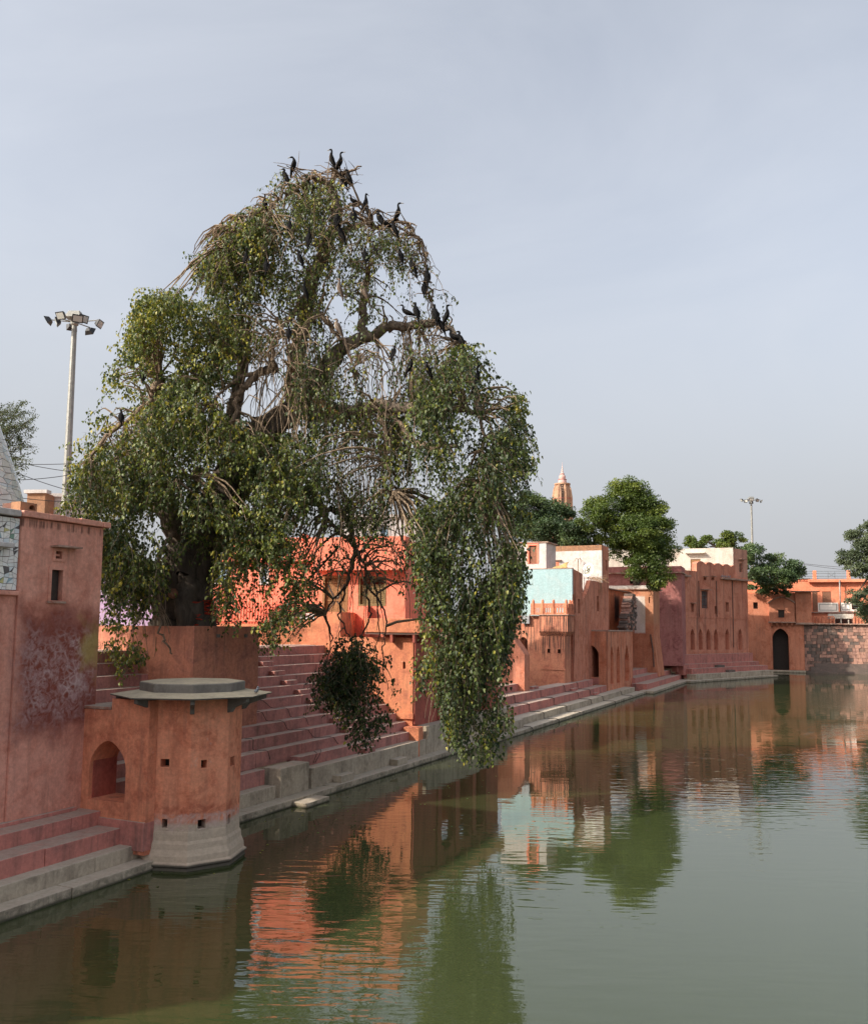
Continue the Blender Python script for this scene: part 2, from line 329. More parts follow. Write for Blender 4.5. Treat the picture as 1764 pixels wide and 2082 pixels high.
MAT['clay'] = flat('fired clay', (.22, .10, .06), .8, .25, 8)
MAT['dish'] = flat('dish enamel', (.74, .73, .62), .4, .08, 3)
MAT['print_dark'] = flat('dark print', (.10, .09, .05), .6, .1)
MAT['sign_white'] = flat('white sign paint', (.78, .72, .68), .6, .1)
MAT['sign_red'] = flat('red lettering', (.55, .05, .04), .6, .1)
MAT['glass_blue'] = flat('blue window paint', (.22, .34, .44), .4, .2)
MAT['tin'] = flat('corrugated tin', (.33, .34, .35), .5, .25, 4, .4)
MAT['ledge'] = plaster('thin stone ledge', (.33, .24, .19), (.27, .19, .15), streak=.2, black=.3, seed=26, dust=DUST)
MAT['panel_white'] = flat('white painted panel', (.78, .73, .66), .7, .06)
MAT['panel_line'] = flat('grey panel line', (.14, .15, .14), .7, .1)
MAT['earth'] = plaster('dusty ground', (.30, .22, .16), (.25, .18, .13), stain=(.20, .15, .10), k=.6, streak=0, black=.1, seed=27)

def water_mat():
    t = NT('pond water')
    t1 = t.noise(None, .05, 3, .5); 
    col = t.mix(t.ramp(t1, (.35, 0), (.65, 1)), (.036, .047, .016), (.046, .058, .025))
    mask = t.ramp(t.noise(t.map((.045, .075, 1), (0, 0, .4), loc=(.7, .35, 0)), 1, 3, .5), (.40, .03), (.62, 1.0))
    w1 = t.noise(t.map((.85, 3.0, 1), (0, 0, .30)), 1.0, 1.5, .45, .35)
    w2 = t.noise(t.map((2.0, 5.5, 1), (0, 0, -.15)), 1.0, 1.5, .5, .2)
    h = t.math('ADD', w1, t.math('MULTIPLY', w2, .35))
    h = t.math('MULTIPLY', h, mask)
    h = t.math('ADD', h, t.math('MULTIPLY', t.noise(t.map((.45, 1.1, 1), (0, 0, .2)), 1., 1.5, .5), .22))
    return t.finish(col, .02, h, 1.0, .015, .7, IOR=1.5)
MAT['water'] = water_mat()

# ---------------------------------------------------------------- ground and water
def poly_obj(name, pts, z, mat, holes=()):
    loops = [pts]+list(holes); P = [p for L in loops for p in L]
    tr = tessellate_polygon([[Vector((*p, 0)) for p in L] for L in loops]); m = MB()
    fs = []
    for t in tr:
        a, b, c = (P[i] for i in t)
        if (b[0]-a[0])*(c[1]-a[1])-(b[1]-a[1])*(c[0]-a[0]) < 0: t = (t[0], t[2], t[1])
        fs.append(tuple(t))
    m.add([(*p, z) for p in P], fs); return m
WN = W(-70, 7); HOLE = [WN[:2], W(13.2, 7)[:2], W(13.4, 9.5)[:2], W(125, 9.5)[:2], (46, 142), (51.6, 156), (65, 151.6), (60.6, 137.4), (150, 108), (150, -60), (-50, -60)]
gm = poly_obj('ground', [(-2500, -2500), (2500, -2500), (2500, 2500), (-2500, 2500)], 5.42, 'earth', [HOLE])
for a, b in zip(HOLE, HOLE[1:]+HOLE[:1]): gm.add([(*a, 5.42), (*b, 5.42), (*b, -1.2), (*a, -1.2)], [(0, 1, 2, 3)])
tag(obj('ground', gm, 'earth', loc=(0, 0, 0)), kind='structure')
wp = [(-60, -65), (155, -65), (155, 150), (-5, 150), W(-75, 8)[:2]]
tag(obj('water', poly_obj('water', [W(-75, 3)[:2], (-50, -65), (155, -65), (155, 150), W(128, 9)[:2]], 0, 'water'), 'water', loc=(0, 0, 0)), kind='structure')

# ---------------------------------------------------------------- steps
def slabs(root, fr, u0, u1, v0, v1, z0, z1, mat, lo=1.8, hi=3.4, j=.012, name='slab'):
    u = u0
    while u < u1-.05:
        w = random.uniform(lo, hi); e = u+w
        if u1-e < lo*.6: e = u1
        dz = random.uniform(-.008, .008)
        obj(name, MB().box(fr, u+.006, e-.006, v0+random.uniform(-j, j), v1, z0, z1+dz, j=.005), mat, root, bevel=.022)
        u = e
B0 = bank(0)
st = thing('stone_steps', 'four shallow grey and red washed steps below the plain pink house wall', 'steps', W(-11, -1, 0))
slabs(st, B0, -24, -6.55, -1.78, -1.05, -.6, .25, 'step_grey', 2.2, 4)
slabs(st, B0, -24, -6.75, -1.28, -.66, .0, .62, 'step_grey', 2.2, 4)
slabs(st, B0, -24, -6.85, -.84, .02, .3, 1.05, 'step_red', 2.2, 4)
slabs(st, B0, -24, -6.35, -.05, .9, .6, 1.42, 'step_red', 2.2, 4)
obj('ledge', MB().box(B0, -24, -7.55, .56, .82, 1.40, 1.50, j=.01), 'step_red', st, bevel=.02)

Z0, RI, TR, V0 = 1.0, .41, .48, .15                        # main flight
sm = thing('stone_steps', 'tall flight of red washed steps strewn with ropes between turret and coral house', 'steps', W(5, 1, 0))
slabs(sm, B0, -6.2, 17.5, -.42, .5, -.6, .25, 'step_grey', 2.5, 4.5)
slabs(sm, B0, 3.6, 13.9, V0, V0+.7, .0, Z0, 'step_grey', 3, 5)
slabs(sm, B0, -6.0, 1.3, V0+.05, V0+.7, .0, .72, 'step_grey', 2, 3.5)
obj('block', MB().box(B0, 1.5, 3.4, V0-.0, V0+.75, .0, 1.28, j=.01), 'step_grey', sm, bevel=.03)
slabs(sm, B0, -5.9, 1.32, V0+.55, V0+1.1, .2, 1.25, 'step_dull', 2, 3.2)
for k in range(1, 12):
    v = V0+TR*k
    a, b = -5.8, 14.1
    if k == 1: a = 3.55
    slabs(sm, B0, a+random.uniform(-.05, .05), b, v, v+TR+.16, Z0+RI*(k-1)-.15, Z0+RI*k, 'step_dull' if k > 0 else 'step_grey', 2.2, 4.6)
obj('landing', MB().box(B0, -5.8, 14.1, V0+TR*12, 7.4, 4.9, Z0+RI*11+.02), 'step_dull', sm)
def tread_pos(x, y, k):
    """photo pixel on tread k of the flight -> (s, v)"""
    return SV(onz(x, y, Z0+RI*k if k >= 0 else .25))
nb = 0
for (x, y, k) in [(545, 1357, 9), (568, 1378, 8), (593, 1399, 7), (620, 1416, 6), (644, 1435, 5), (673, 1454, 4), (691, 1471, 3), (712, 1488, 2)]:
    v1 = V0+TR*(k+1); s = B0.px(x, y, v1-.3)[0]
    o = obj('small_step', MB().box(B0, s-.42, s+.42, v1-.32, v1+.0, Z0+RI*k-.01, Z0+RI*k+.21, j=.01), 'step_dull', sm, bevel=.015)
for (x, y, k, mat, w) in [(752, 1523, 0, 'step_dull', .42), ]:
    v1 = V0+TR; s = B0.px(x, y, v1-.3)[0]; obj('small_step', MB().box(B0, s-w, s+w, v1-.34, v1, Z0-.01, Z0+.2, j=.01), mat, sm, bevel=.015)
for (x, y) in [(700, 1578), (812, 1548)]:
    s = B0.px(x, y, -.1)[0]; obj('small_step', MB().box(B0, s-.5, s+.5, V0-.42, V0-.004, .24, .52, j=.012), 'step_grey', sm, bevel=.02)
s = B0.px(640, 1622, -.9)[0]; obj('small_step', MB().box(B0, s-.75, s+.75, -1.05, -.43, -.5, .17, j=.015), 'step_grey', sm, bevel=.02)

def rope(label, pts, root=None, r=.011, lift=.02):
    """pts: (s, level) -> follows the stair profile from upper to lower"""
    path = []
    for (s0, k0), (s1, k1) in zip(pts, pts[1:]):
        n = max(1, int(abs(k0-k1)))
        for i in range(n):
            k = k0-i; f0, f1 = i/n, (i+1)/n; sa = s0+(s1-s0)*f0; sb = s0+(s1-s0)*f1
            z = Z0+RI*k+lift; vf = V0+TR*k
            path += [W(sa, vf+.40, z), W(sa+(sb-sa)*.45, vf+.05, z), W(sa+(sb-sa)*.6, vf-.025, z-.05), W(sb-(sb-sa)*.1, vf-.03, z-RI+.05)]
    m = MB().tube(path, r, 5); o = obj('rope', m, 'rope', smooth=True)
    return tag(o, label, 'rope', 'ropes lying down the steps')
def spx(x, y, k): return (float(tread_pos(x, y, k)[0]), k)
ROPE = 'thin dark rope trailing down over the red washed steps'
rope(ROPE, [spx(555, 1452, 5), spx(608, 1487, 3), spx(645, 1512, 1)])
rope(ROPE, [spx(620, 1420, 7), spx(625, 1445, 5), spx(663, 1480, 3)])
rope(ROPE, [spx(508, 1503, 3), spx(532, 1528, 2), spx(556, 1548, 1)])
rope(ROPE, [spx(652, 1525, 1), spx(690, 1560, 0)])
rope(ROPE, [spx(722, 1535, 1), spx(735, 1565, 0)])
rope(ROPE, [spx(800, 1470, 3), spx(806, 1489, 2), spx(812, 1500, 1)])

# ---------------------------------------------------------------- near house (pink, plain wall)
S1 = FL.px(200, 1300)[0]; ZT = FL.px(160, 1066)[1]; S0m = FL.px(35, 1250)[0]
nh = thing('plain_house', 'plain pink house with damp stained wall and one narrow dark window', 'house', W(-11, 2, 1.4))
win = rect_px(FL, 103, 1158, 127, 1222); vent = rect_px(FL, 112, 1120, 126, 1137)
shell(nh, FL, S0m, S1, 5.2, 1.4, ZT-.02, 'near_house', [win, vent])
b = bbox(win)
w_ = obj('window', MB().plate(FL, rct(b[0]-.09, b[1]-.05, b[2]+.10, b[3]+.08), [rct(b[0]+.01, b[1]+.01, b[2]-.01, b[3]-.01)], -.02, .05), 'near_house', nh)
obj('shutter_or_shade', MB().box(FL, b[0]+.02, b[2]-.02, .14, .18, b[1]+.02, b[3]-.02), 'dark_wood_or_shade', w_)  # dark sheet painted for the shade inside the window
obj('sill', MB().box(FL, b[0]-.1, b[2]+.1, -.06, .1, b[1]-.06, b[1]-.004, j=.006), 'ledge', w_)
b = bbox(vent)
v_ = obj('vent', MB().plate(FL, rct(b[0]-.07, b[1]-.06, b[2]+.12, b[3]+.06), [rct(b[0]+.01, b[1]+.01, b[2]-.01, b[3]-.01)], -.025, .04), 'near_house', nh)
obj('hood', MB().box(FL, b[0]-.16, b[2]+.45, -.28, .02, b[3]+.08, b[3]+.13, j=.015), 'ledge', v_)
obj('bar', MB().box(FL, b[0], b[2], .06, .1, (b[1]+b[3])/2-.03, (b[1]+b[3])/2+.03), 'near_house', v_)
u = S0m-.08; cope = [random.uniform(.5, .9) for _ in range(40)]
for c_ in cope:
    e = min(u+c_, S1+.14)
    obj('coping', MB().box(FL, u+.004, e-.004, -.14+random.uniform(-.012, .012), .5, ZT, ZT+.15+random.uniform(-.015, .01), j=.008), 'near_house', nh, bevel=.015)
    u = e
    if u >= S1+.13: break
bl = thing('brick_block', 'broken hollow brick block lying on the plain pink house roof edge', 'block', FL(FL.px(58, 1040)[0], .4, ZT+.15))
u0, u1 = FL.px(30, 1040, .4)[0], FL.px(64, 1040, .4)[0]
obj('shell', MB().plate(FL, rct(u0, ZT+.15, u1, ZT+.42), [arch(u0+.28, u1-.06, ZT+.24, ZT+.37, .1)], .2, .55), 'brick', bl)
obj('core', MB().box(FL, u0+.02, u1-.02, .4, .9, ZT+.15, ZT+.40), 'mortar', bl)

# mosaic shrine beside it
ms = thing('mosaic_shrine', 'shrine wall and spire clad in broken white china mosaic', 'shrine', W(-13, 2, 1.4))
zb = FL.px(16, 1200)[1]; uL = -24
low = MB().box(FL, uL, S0m-.01, .06, 5, 1.4, zb-.12); obj('wall', low, 'near_house', ms)
obj('ledge', MB().box(FL, uL, S0m-.02, -.05, .6, zb-.12, zb, j=.01), 'near_house', ms, bevel=.02)
obj('wall', MB().box(FL, uL, S0m-.01, .10, 4.5, zb, ZT-.05), 'mortar', ms)
obj('coping', MB().box(FL, uL, S0m-.10, -.10, .6, ZT-.02, ZT+.15, j=.008), 'white', ms, bevel=.02)
obj('shelf', MB().box(FL, S0m-1.0, S0m-.34, -.18, .12, FL.px(8, 1113)[1], FL.px(8, 1104)[1], j=.01), 'white', ms, bevel=.015)
def shard_mat(nm, c): return flat(nm, c, .22, .12, 3, 0, .5, .05)
shards = [shard_mat('china %d' % i, c) for i, c in enumerate([(.82, .82, .79), (.74, .76, .74), (.84, .82, .76), (.64, .70, .72), (.30, .42, .47), (.10, .09, .09), (.55, .50, .22), (.18, .30, .22), (.78, .75, .72)])]
def shard_cell(P, place, parent, mi):
    c0 = sum(p[0] for p in P)/len(P); c1 = sum(p[1] for p in P)/len(P); P = [(c0+(a-c0)*.90, c1+(b_-c1)*.90) for a, b_ in P]; n = len(P); lift = random.uniform(0, .006)
    vs = [place(a, b_, -lift) for a, b_ in P]+[place(a, b_, .035) for a, b_ in P]
    obj('shard', MB().add(vs, [tuple(range(n)), tuple(range(2*n-1, n-1, -1))]+[(i, i+n, (i+1) % n+n, (i+1) % n) for i in range(n)]), shards[mi], parent)
def shard_field(u0, u1, z0, z1, g, place, parent, wts, lim=300):
    nu, nz_ = max(2, int((u1-u0)/g)), max(2, int((z1-z0)/g))
    G = [[(u0+(u1-u0)*i/nu+(random.uniform(-.36, .36)*g if 0 < i < nu else 0), z0+(z1-z0)*j/nz_+(random.uniform(-.36, .36)*g if 0 < j < nz_ else 0)) for i in range(nu+1)] for j in range(nz_+1)]
    for j in range(nz_):
        for i in range(nu):
            q = [G[j][i], G[j][i+1], G[j+1][i+1], G[j+1][i]]
            w_ = random.choices(range(9), wts)[0]; r = random.random()
            if r < .3:
                for t in ((q[0], q[1], q[2]), (q[0], q[2], q[3])): shard_cell(t, place, parent, random.choices(range(9), wts)[0])
            elif r < .45: shard_cell(q[:2]+[((q[1][0]+q[2][0])/2, (q[1][1]+q[2][1])/2), ((q[0][0]+q[3][0])/2, (q[0][1]+q[3][1])/2)], place, parent, w_); shard_cell([((q[0][0]+q[3][0])/2, (q[0][1]+q[3][1])/2), ((q[1][0]+q[2][0])/2, (q[1][1]+q[2][1])/2), q[2], q[3]], place, parent, random.choices(range(9), wts)[0])
            else: shard_cell(q, place, parent, w_)
shard_field(S0m-1.0, S0m-.02, zb+.01, ZT-.06, .135, lambda a, b_, d: FL(a, .065+d, b_), ms, (5, 4, 4, 3, 1, 2, 1, 1, 4))
# curved mosaic spire
spc = FL(-13.2, 3.6, 0); 
SPY = at(10, 960, 27.5)[1]
sp_r = lambda z_: max(.3, 2.05-.035*(z_-9)**1.9 if z_ > 9 else 2.05)
cxs = at(42, 1040, 28.0); rr0 = 2.2; cen = (cxs[0]-rr0, 28.0)
zlow = cxs[2]-.6
def spr(z_): t = max(0, z_-zlow); return max(.25, rr0+.12-.24*t-.022*t*t)
obj('spire', MB().lathe((cen[0], cen[1], 0), [(spr(zlow+i*.5)-.02, zlow+i*.5) for i in range(12)], 24), 'mortar', ms, smooth=True)
shard_field(-1.0, .75, zlow+.1, zlow+4.4, .19, lambda a, b_, d: (cen[0]+(spr(b_)+.02-d)*math.cos(a/1.0), cen[1]+(spr(b_)+.02-d)*math.sin(a/1.0), b_), ms, (6, 5, 5, 3, 0, 0, 0, 0, 6))

# ---------------------------------------------------------------- turret with its arched screen wall
TC = at(392, 1412, 25.2); TC = np.array([TC[0], TC[1]]); VA = math.atan2(-TC[1], -TC[0])      # a corner looks at the eye
tu = thing('octagonal_turret', 'small eight sided orange turret with stone eaves standing in the water', 'turret', (TC[0], TC[1], 0))
RT = 1.40
def octa(r, i): a = VA+i*math.pi/4; return np.array([TC[0]+r*math.cos(a), TC[1]+r*math.sin(a)])
zsoff = 4.50
facehole = {}
def tface(i):
    """face between corner i and i+1 as a wall frame seen from outside"""
    A, B = octa(RT, i), octa(RT, i+1)          # ccw seen from above: outside view runs A -> B left to right
    return Fr(A, B-A), float(np.linalg.norm(B-A))
wins = {7: [(326, 1543, 345, 1560), (329, 1665, 341, 1684)], 0: [(408, 1545, 421, 1562), (401, 1666, 418, 1685)], 1: [(467, 1538, 476, 1557), (459, 1657, 467, 1676)]}
for i in range(8):
    fr, w_ = tface(i)
    hs = [rct(max(.1, q[0]), q[1], min(w_-.1, q[2]), q[3]) for q in (fr.rect(*r) for r in wins.get(i, []))]
    t_ = .30; tt = t_*math.tan(math.pi/8)
    wall = MB().plate(fr, rct(0, .95, w_, zsoff), hs, 0, t_)
    wo_ = obj('wall', wall, 'turret', tu)
    for h in hs:
        b = bbox(h); obj('window', MB().plate(fr, rct(b[0]-.045, b[1]-.045, b[2]+.045, b[3]+.045), [rct(b[0]+.005, b[1]+.005, b[2]-.005, b[3]-.005)], -.014, .03), 'turret', tu)
    obj('moulding', MB().box(fr, .12, w_-.12, -.025, .02, zsoff-.38, zsoff-.345), 'turret', tu)
obj('shade_liner', MB().lathe((TC[0], TC[1], 0), [(1.02, 1.0), (1.02, zsoff-.06)], 8, VA), 'dark_wood_or_shade', tu)  # added dark lining: puts black shade behind the turret windows
obj('core_floor', MB().lathe((TC[0], TC[1], 0), [(1.2, .9), (1.2, 1.0)], 8, VA), 'mortar', tu)
obj('base', MB().lathe((TC[0], TC[1], 0), [(RT+.20, -.8), (RT+.20, .02), (RT+.17, .08), (RT+.24, .11), (RT+.24, .17), (RT+.16, .21), (RT+.15, .36), (RT+.08, .52), (RT+.065, .66), (RT+.02, .74), (RT+.015, .9), (RT+.005, .985)], 8, VA), 'turret', tu, bevel=.015)
RC = 2.22
m = MB(); rim = []
obj('eaves', MB().lathe((TC[0], TC[1], 0), [(RT-.1, zsoff-.005), (RC, zsoff+.02), (RC+.02, zsoff+.06), (RC*.72, zsoff+.15), (.3, zsoff+.16)], 8, VA), 'roof_slab', tu, bevel=.008)
obj('roof', MB().lathe((TC[0], TC[1], 0), [(1.46, zsoff+.11), (1.46, zsoff+.36), (1.43, zsoff+.40), (.2, zsoff+.44)], 8, VA), 'roof_slab', tu, bevel=.02)
for i in range(8):
    A = octa(RT-.02, i); B = octa(RC-.15, i); fr = Fr(A, B-A); L = float(np.linalg.norm(B-A))
    obj('bracket', MB().plate(fr, [(0, zsoff-.42), (.12, zsoff-.40), (.22, zsoff-.27), (L*.6, zsoff-.20), (L, zsoff-.11), (L, zsoff+.0), (0, zsoff-.004)], (), -.06, .06), 'roof_slab', tu, bevel=.01)

SW = thing('arched_screen_wall', 'orange wall with low arched passage joining turret and plain pink house', 'wall', W(-6.9, -.2, 1.0))
sA = FL.px(167, 1560)[0]; FS = cross(sA)
uR = FS.px(300, 1560)[0]; ua = -.70
hole = arch_px(FS, 182, 1497, 256, 1620, .25)
zt0 = FS.px(176, 1441)[1]
obj('wall', MB().plate(FS, [(ua, .4), (uR, .4), (uR, zsoff-.05), (FS.px(228, 1440)[0], zsoff-.05), (FS.px(227, 1440)[0], zt0), (ua, zt0)],
    [[(p[0], max(p[1]-.12, 1.27)) for p in hole]], 0, 1.0), 'orange', SW)
hb_ = bbox(hole); obj('jamb', MB().box(FS, hb_[0]-.02, hb_[0]+.025, .12, .99, 1.27, FS.px(184, 1530)[1]-.1), 'maroon', SW)
obj('sill', MB().box(FS, bbox(hole)[0]-.5, uR, -.06, 1.2, .5, 1.25, j=.01), 'step_red', SW, bevel=.02)
obj('coping', MB().box(FS, ua, FS.px(226, 1440)[0], -.03, 1.03, zt0, zt0+.09, j=.01), 'ledge', SW, bevel=.015)

pg = thing('pigeon', 'grey pigeon sitting on the turret eaves', 'bird', (*octa(RC-.25, 1.35)[:2], zsoff+.08))
def pigeon_parts(root, s=1.0):
    o = Vector(root.location); P = [(-.13, 0, .055), (-.08, 0, .06), (-.03, 0, .075), (.03, 0, .10), (.06, 0, .14), (.075, 0, .175), (.085, 0, .20), (.115, 0, .19)]
    R_ = [.006, .03, .05, .052, .036, .025, .026, .004]
    obj('body', MB().tube([(o[0]+s*p[0]*.6, o[1]-s*p[0]*.8, o[2]+s*p[2]) for p in P], [r*s for r in R_], 8), 'pigeon', root, smooth=True)
    for d in (-1, 1): obj('foot', MB().tube([(o[0]+.02*d*s, o[1], o[2]+.05*s), (o[0]+.02*d*s, o[1], o[2]-.01), (o[0]+.05*d*s, o[1]-.03*s, o[2]-.012)], .006*s, 5), 'clay', root)
MAT['pigeon'] = flat('grey feathers', (.20, .225, .26), .7, .4, 30)
pigeon_parts(pg)

# ---------------------------------------------------------------- tree plinth
C1 = np.array(W(3.09, 2.42)); PLZ = 6.45
plv = 2.42; FPL = bank(plv); s_c0 = FPL.px(393, 1330)[0]; s_c1 = FPL.px(526, 1330)[0]
pl = thing('tree_plinth', 'high orange masonry plinth holding the old weeping tree', 'plinth', W((s_c0+s_c1)/2, plv, 2.5))
FC = cross(s_c0)
obj('front_wall', MB().plate(FPL, rct(s_c0, 2.0, s_c1, PLZ), (), 0, .4), 'plinth', pl, bevel=.02)
obj('side_wall', MB().plate(FC, rct(-7.6, 2.0, -plv-.403, PLZ-.01), (), 0, .4), 'plinth', pl, bevel=.02)
obj('back_wall', MB().box(B0, s_c1-.4, s_c1, plv+.403, 7.6, 3.0, PLZ-.01), 'plinth', pl)
obj('earth', MB().box(B0, s_c0+.39, s_c1-.39, plv+.39, 7.6, 3.0, PLZ-.12), 'earth', pl)
obj('band', MB().box(FPL, s_c0+.0, s_c1, -.02, .02, PLZ-.78, PLZ-.72), 'plinth', pl)
for x in (441, 497, 526):
    uu = FPL.px(x, 1310)[0]; obj('spout', MB().box(FPL, uu-.05, uu+.05, -.1, .1, PLZ-.42, PLZ-.30, j=.01), 'roof_slab', pl)
# ---------------------------------------------------------------- coral house on its terrace
Q = (-.34, 43.57); UD = (.968, -.25)
F1 = Fr(Q, UD)
uc = F1.px(839, 1400)[0]; ul = F1.px(545, 1300)[0]; PC = F1(uc, 0, 0)
th_ = thing('terrace_house', 'coral pink house with wooden door on a high terrace above the steps', 'house', F1(-3, 1, 1.0))
ZB = 6.2; zbox = F1.px(650, 1244)[1]; ub = F1.px(692, 1270)[0]
niche = arch_px(F1, 818.5, 1345, 824, 1360, .2)
obj('terrace_wall', MB().plate(F1, [(ul, .3), (uc, .3), (uc, ZB-.25), (ub, ZB-.25), (ub, zbox), (ul, zbox)], [niche], 0, .3), 'terrace', th_)
b = bbox(niche); obj('niche', MB().box(F1, b[0]-.1, b[2]+.1, .15, .29, b[1]-.1, b[3]+.1), 'mortar', th_)
obj('terrace_wall', MB().box(F1, ub-.3, ub, .303, 2.2, ZB-.6, zbox), 'terrace', th_)
obj('terrace_floor', MB().box(F1, ul, ub-.302, .302, 2.25, zbox-.25, zbox-.02), 'terrace', th_)
obj('plinth_moulding', MB().box(F1, F1.px(790, 1400)[0], uc+.05, -.10, -.003, F1.px(830, 1462)[1], F1.px(830, 1450)[1]), 'terrace', th_, bevel=.01)
# water side with pillars
FB = Fr(PC, BU); ue = FB.px(1012, 1400)[0]
zo0, zo1 = 1.75, 5.3
hs = []
for (a, b_) in ((898, 924), (934, 958), (967, 985)):
    x0 = FB.px(a, 1400)[0]; x1 = FB.px(b_, 1400)[0]; hs.append(arch(x0, x1, zo0, zo1, .1))
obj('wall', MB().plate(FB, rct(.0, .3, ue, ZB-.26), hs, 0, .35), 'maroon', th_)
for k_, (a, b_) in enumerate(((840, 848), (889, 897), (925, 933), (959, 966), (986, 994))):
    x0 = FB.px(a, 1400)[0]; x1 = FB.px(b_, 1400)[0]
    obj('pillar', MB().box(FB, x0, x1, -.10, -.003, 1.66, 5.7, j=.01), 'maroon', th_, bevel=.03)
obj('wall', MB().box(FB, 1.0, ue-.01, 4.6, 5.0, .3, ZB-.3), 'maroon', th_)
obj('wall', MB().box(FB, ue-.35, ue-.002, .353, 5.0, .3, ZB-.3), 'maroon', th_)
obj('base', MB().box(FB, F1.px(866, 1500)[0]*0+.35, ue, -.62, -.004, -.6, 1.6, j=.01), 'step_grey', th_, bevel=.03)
obj('base', MB().box(F1, F1.px(828, 1470)[0], uc+.55, -.75, -.004, -.4, 1.62, j=.01), 'terrace', th_, bevel=.02)
# balcony
bz0, bz1 = F1.px(800, 1286)[1], F1.px(800, 1258)[1]
u0 = F1.px(741, 1270, -.45)[0]; u1 = F1.px(853, 1270, -.45)[0]
obj('balcony_parapet', MB().box(F1, u0, u1, -.45, -.30, bz0, bz1, j=.01), 'terrace', th_, bevel=.015)
FBb = Fr(F1(u1, -.45, 0), BU)
obj('balcony_parapet', MB().box(FBb, .16, ue+.2, .0, .15, bz0, bz1, j=.01), 'terrace', th_, bevel=.015)
obj('balcony_slab', MB().plate(F1, [(u0+.05, bz0-.1), (u1-.05, bz0-.1), (u1-.05, bz0), (u0+.05, bz0)], (), -.40, 2.3), 'mortar', th_)
obj('balcony_slab', MB().box(FBb, .2, ue+.15, .05, 3.2, bz0-.10, bz0-.01), 'mortar', th_)
for x in (800, 845): obj('bracket', MB().box(F1, F1.px(x, 1290)[0]-.07, F1.px(x, 1290)[0]+.07, -.38, -.004, bz0-.5, bz0-.11, j=.01), 'maroon', th_, bevel=.02)
for k_ in range(5): obj('bracket', MB().box(FBb, .8+k_*1.9, .95+k_*1.9, .12, .55, bz0-.5, bz0-.11, j=.01), 'maroon', th_, bevel=.02)
# door wall
F2 = Fr(F1(0, 2.25, 0), UD)
hl = F2.px(425, 1200)[0]; hr = F2.px(824, 1200)[0]; zr = F2.px(760, 1096)[1]
door = rect_px(F2, 659, 1174, 704, 1246); wnd = rect_px(F2, 731, 1175, 782, 1230)
w1 = rect_px(F2, 437, 1148, 464, 1186); w2 = rect_px(F2, 530, 1152, 544, 1188)
FH = F2
shell(th_, F2, hl, hr, 5.5, ZB-.55, zr, 'coral', [door, wnd, w1, w2])
b = bbox(door); zdm = (b[1]+b[3])/2
d_ = obj('door', MB().box(F2, b[0]+.02, b[2]-.02, .16, .20, b[1], b[3]-.02), 'wood', th_)
n_ = 5
for i in range(n_):
    a = b[0]+.06+(b[2]-b[0]-.12)*i/n_; obj('plank', MB().box(F2, a, a+(b[2]-b[0]-.12)/n_-.015, .135, .158, b[1]+.02, b[3]-.34, j=.003), 'wood', d_)
obj('rail', MB().box(F2, b[0]+.05, b[2]-.05, .105, .133, zdm-.32, zdm-.24), 'wood', d_)
obj('transom', MB().box(F2, b[0]+.02, b[2]-.02, .10, .15, b[3]-.32, b[3]-.24), 'wood', d_)
for sg in (-1, 1):
    cu = (b[0]+b[2])/2; h = (b[2]-b[0])/2-.1
    for (za, zb_) in ((b[1]+.08, zdm-.34), (b[3]-.36, zdm-.22)):
        ang = [(cu+sg*h, za), (cu+sg*(h-.09), za), (cu+sg*.02, zb_), (cu+sg*.11, zb_)]
        obj('brace', MB().plate(F2, ang if sg < 0 else ang[::-1], (), .118, .133), 'dark_wood_or_shade', d_)
obj('frame', MB().plate(F2, rct(b[0]-.1, b[1], b[2]+.1, b[3]+.09), [rct(b[0]+.03, b[1]+.001, b[2]-.03, b[3]-.03)], -.02, .1), 'wood', d_)
obj('latch', MB().box(F2, cu-.16, cu+.16, .08, .105, zdm-.12, zdm-.09), 'metal', d_)
b = bbox(wnd); w_ = obj('window', MB().plate(F2, rct(b[0]-.07, b[1]-.06, b[2]+.07, b[3]+.07), [rct(b[0]+.03, b[1]+.03, b[2]-.03, b[3]-.03)], -.02, .12), 'shutter_or_shade', th_)
zz = b[1]+.05; cuw = (b[0]+b[2])/2
while zz < b[3]-.42:
    for a0, a1 in ((b[0]+.05, cuw-.04), (cuw+.04, b[2]-.05)): obj('slat', MB().box(F2, a0, a1, .10, .15, zz, zz+.075), 'shutter_or_shade', w_)
    zz += .1
obj('mullion', MB().box(F2, cuw-.035, cuw+.035, .08, .16, b[1]+.03, b[3]-.03), 'shutter_or_shade', w_)
obj('rail', MB().box(F2, b[0]+.03, b[2]-.03, .08, .16, b[3]-.42, b[3]-.35), 'shutter_or_shade', w_)
for ww in (w1, w2):
    b = bbox(ww); w_ = obj('window', MB().plate(F2, rct(b[0]-.08, b[1]-.06, b[2]+.08, b[3]+.08), [rct(b[0]+.04, b[1]+.04, b[2]-.04, b[3]-.04)], -.03, .1), 'white', th_)
    obj('pane', MB().box(F2, b[0]+.02, b[2]-.02, .1, .14, b[1], b[3]), 'glass_blue', w_)
be0 = F2.px(760, 1161)[1]; uband = F2.px(636, 1130, -.75)[0]; ubr = F2.px(824, 1130, -.75)[0]
obj('eave_band', MB().box(F2, uband, ubr, -.75, -.003, be0, zr+.05, j=.01), 'coral', th_, bevel=.01)
zlow_ = F2.px(600, 1142)[1]
obj('eave_band', MB().box(F2, hl, uband-.004, -.35, -.003, zlow_, zr+.12, j=.01), 'coral', th_, bevel=.01)
obj('chimney', MB().box(F2, F2.px(616, 1100)[0], F2.px(624, 1100)[0], -.5, 0.2, zr, zr+.3), 'coral', th_)
obj('buttress', MB().box(F2, F2.px(748, 1250)[0], F2.px(753, 1250)[0], -.5, -.003, ZB-.5, F2.px(750, 1232)[1]), 'coral', th_)
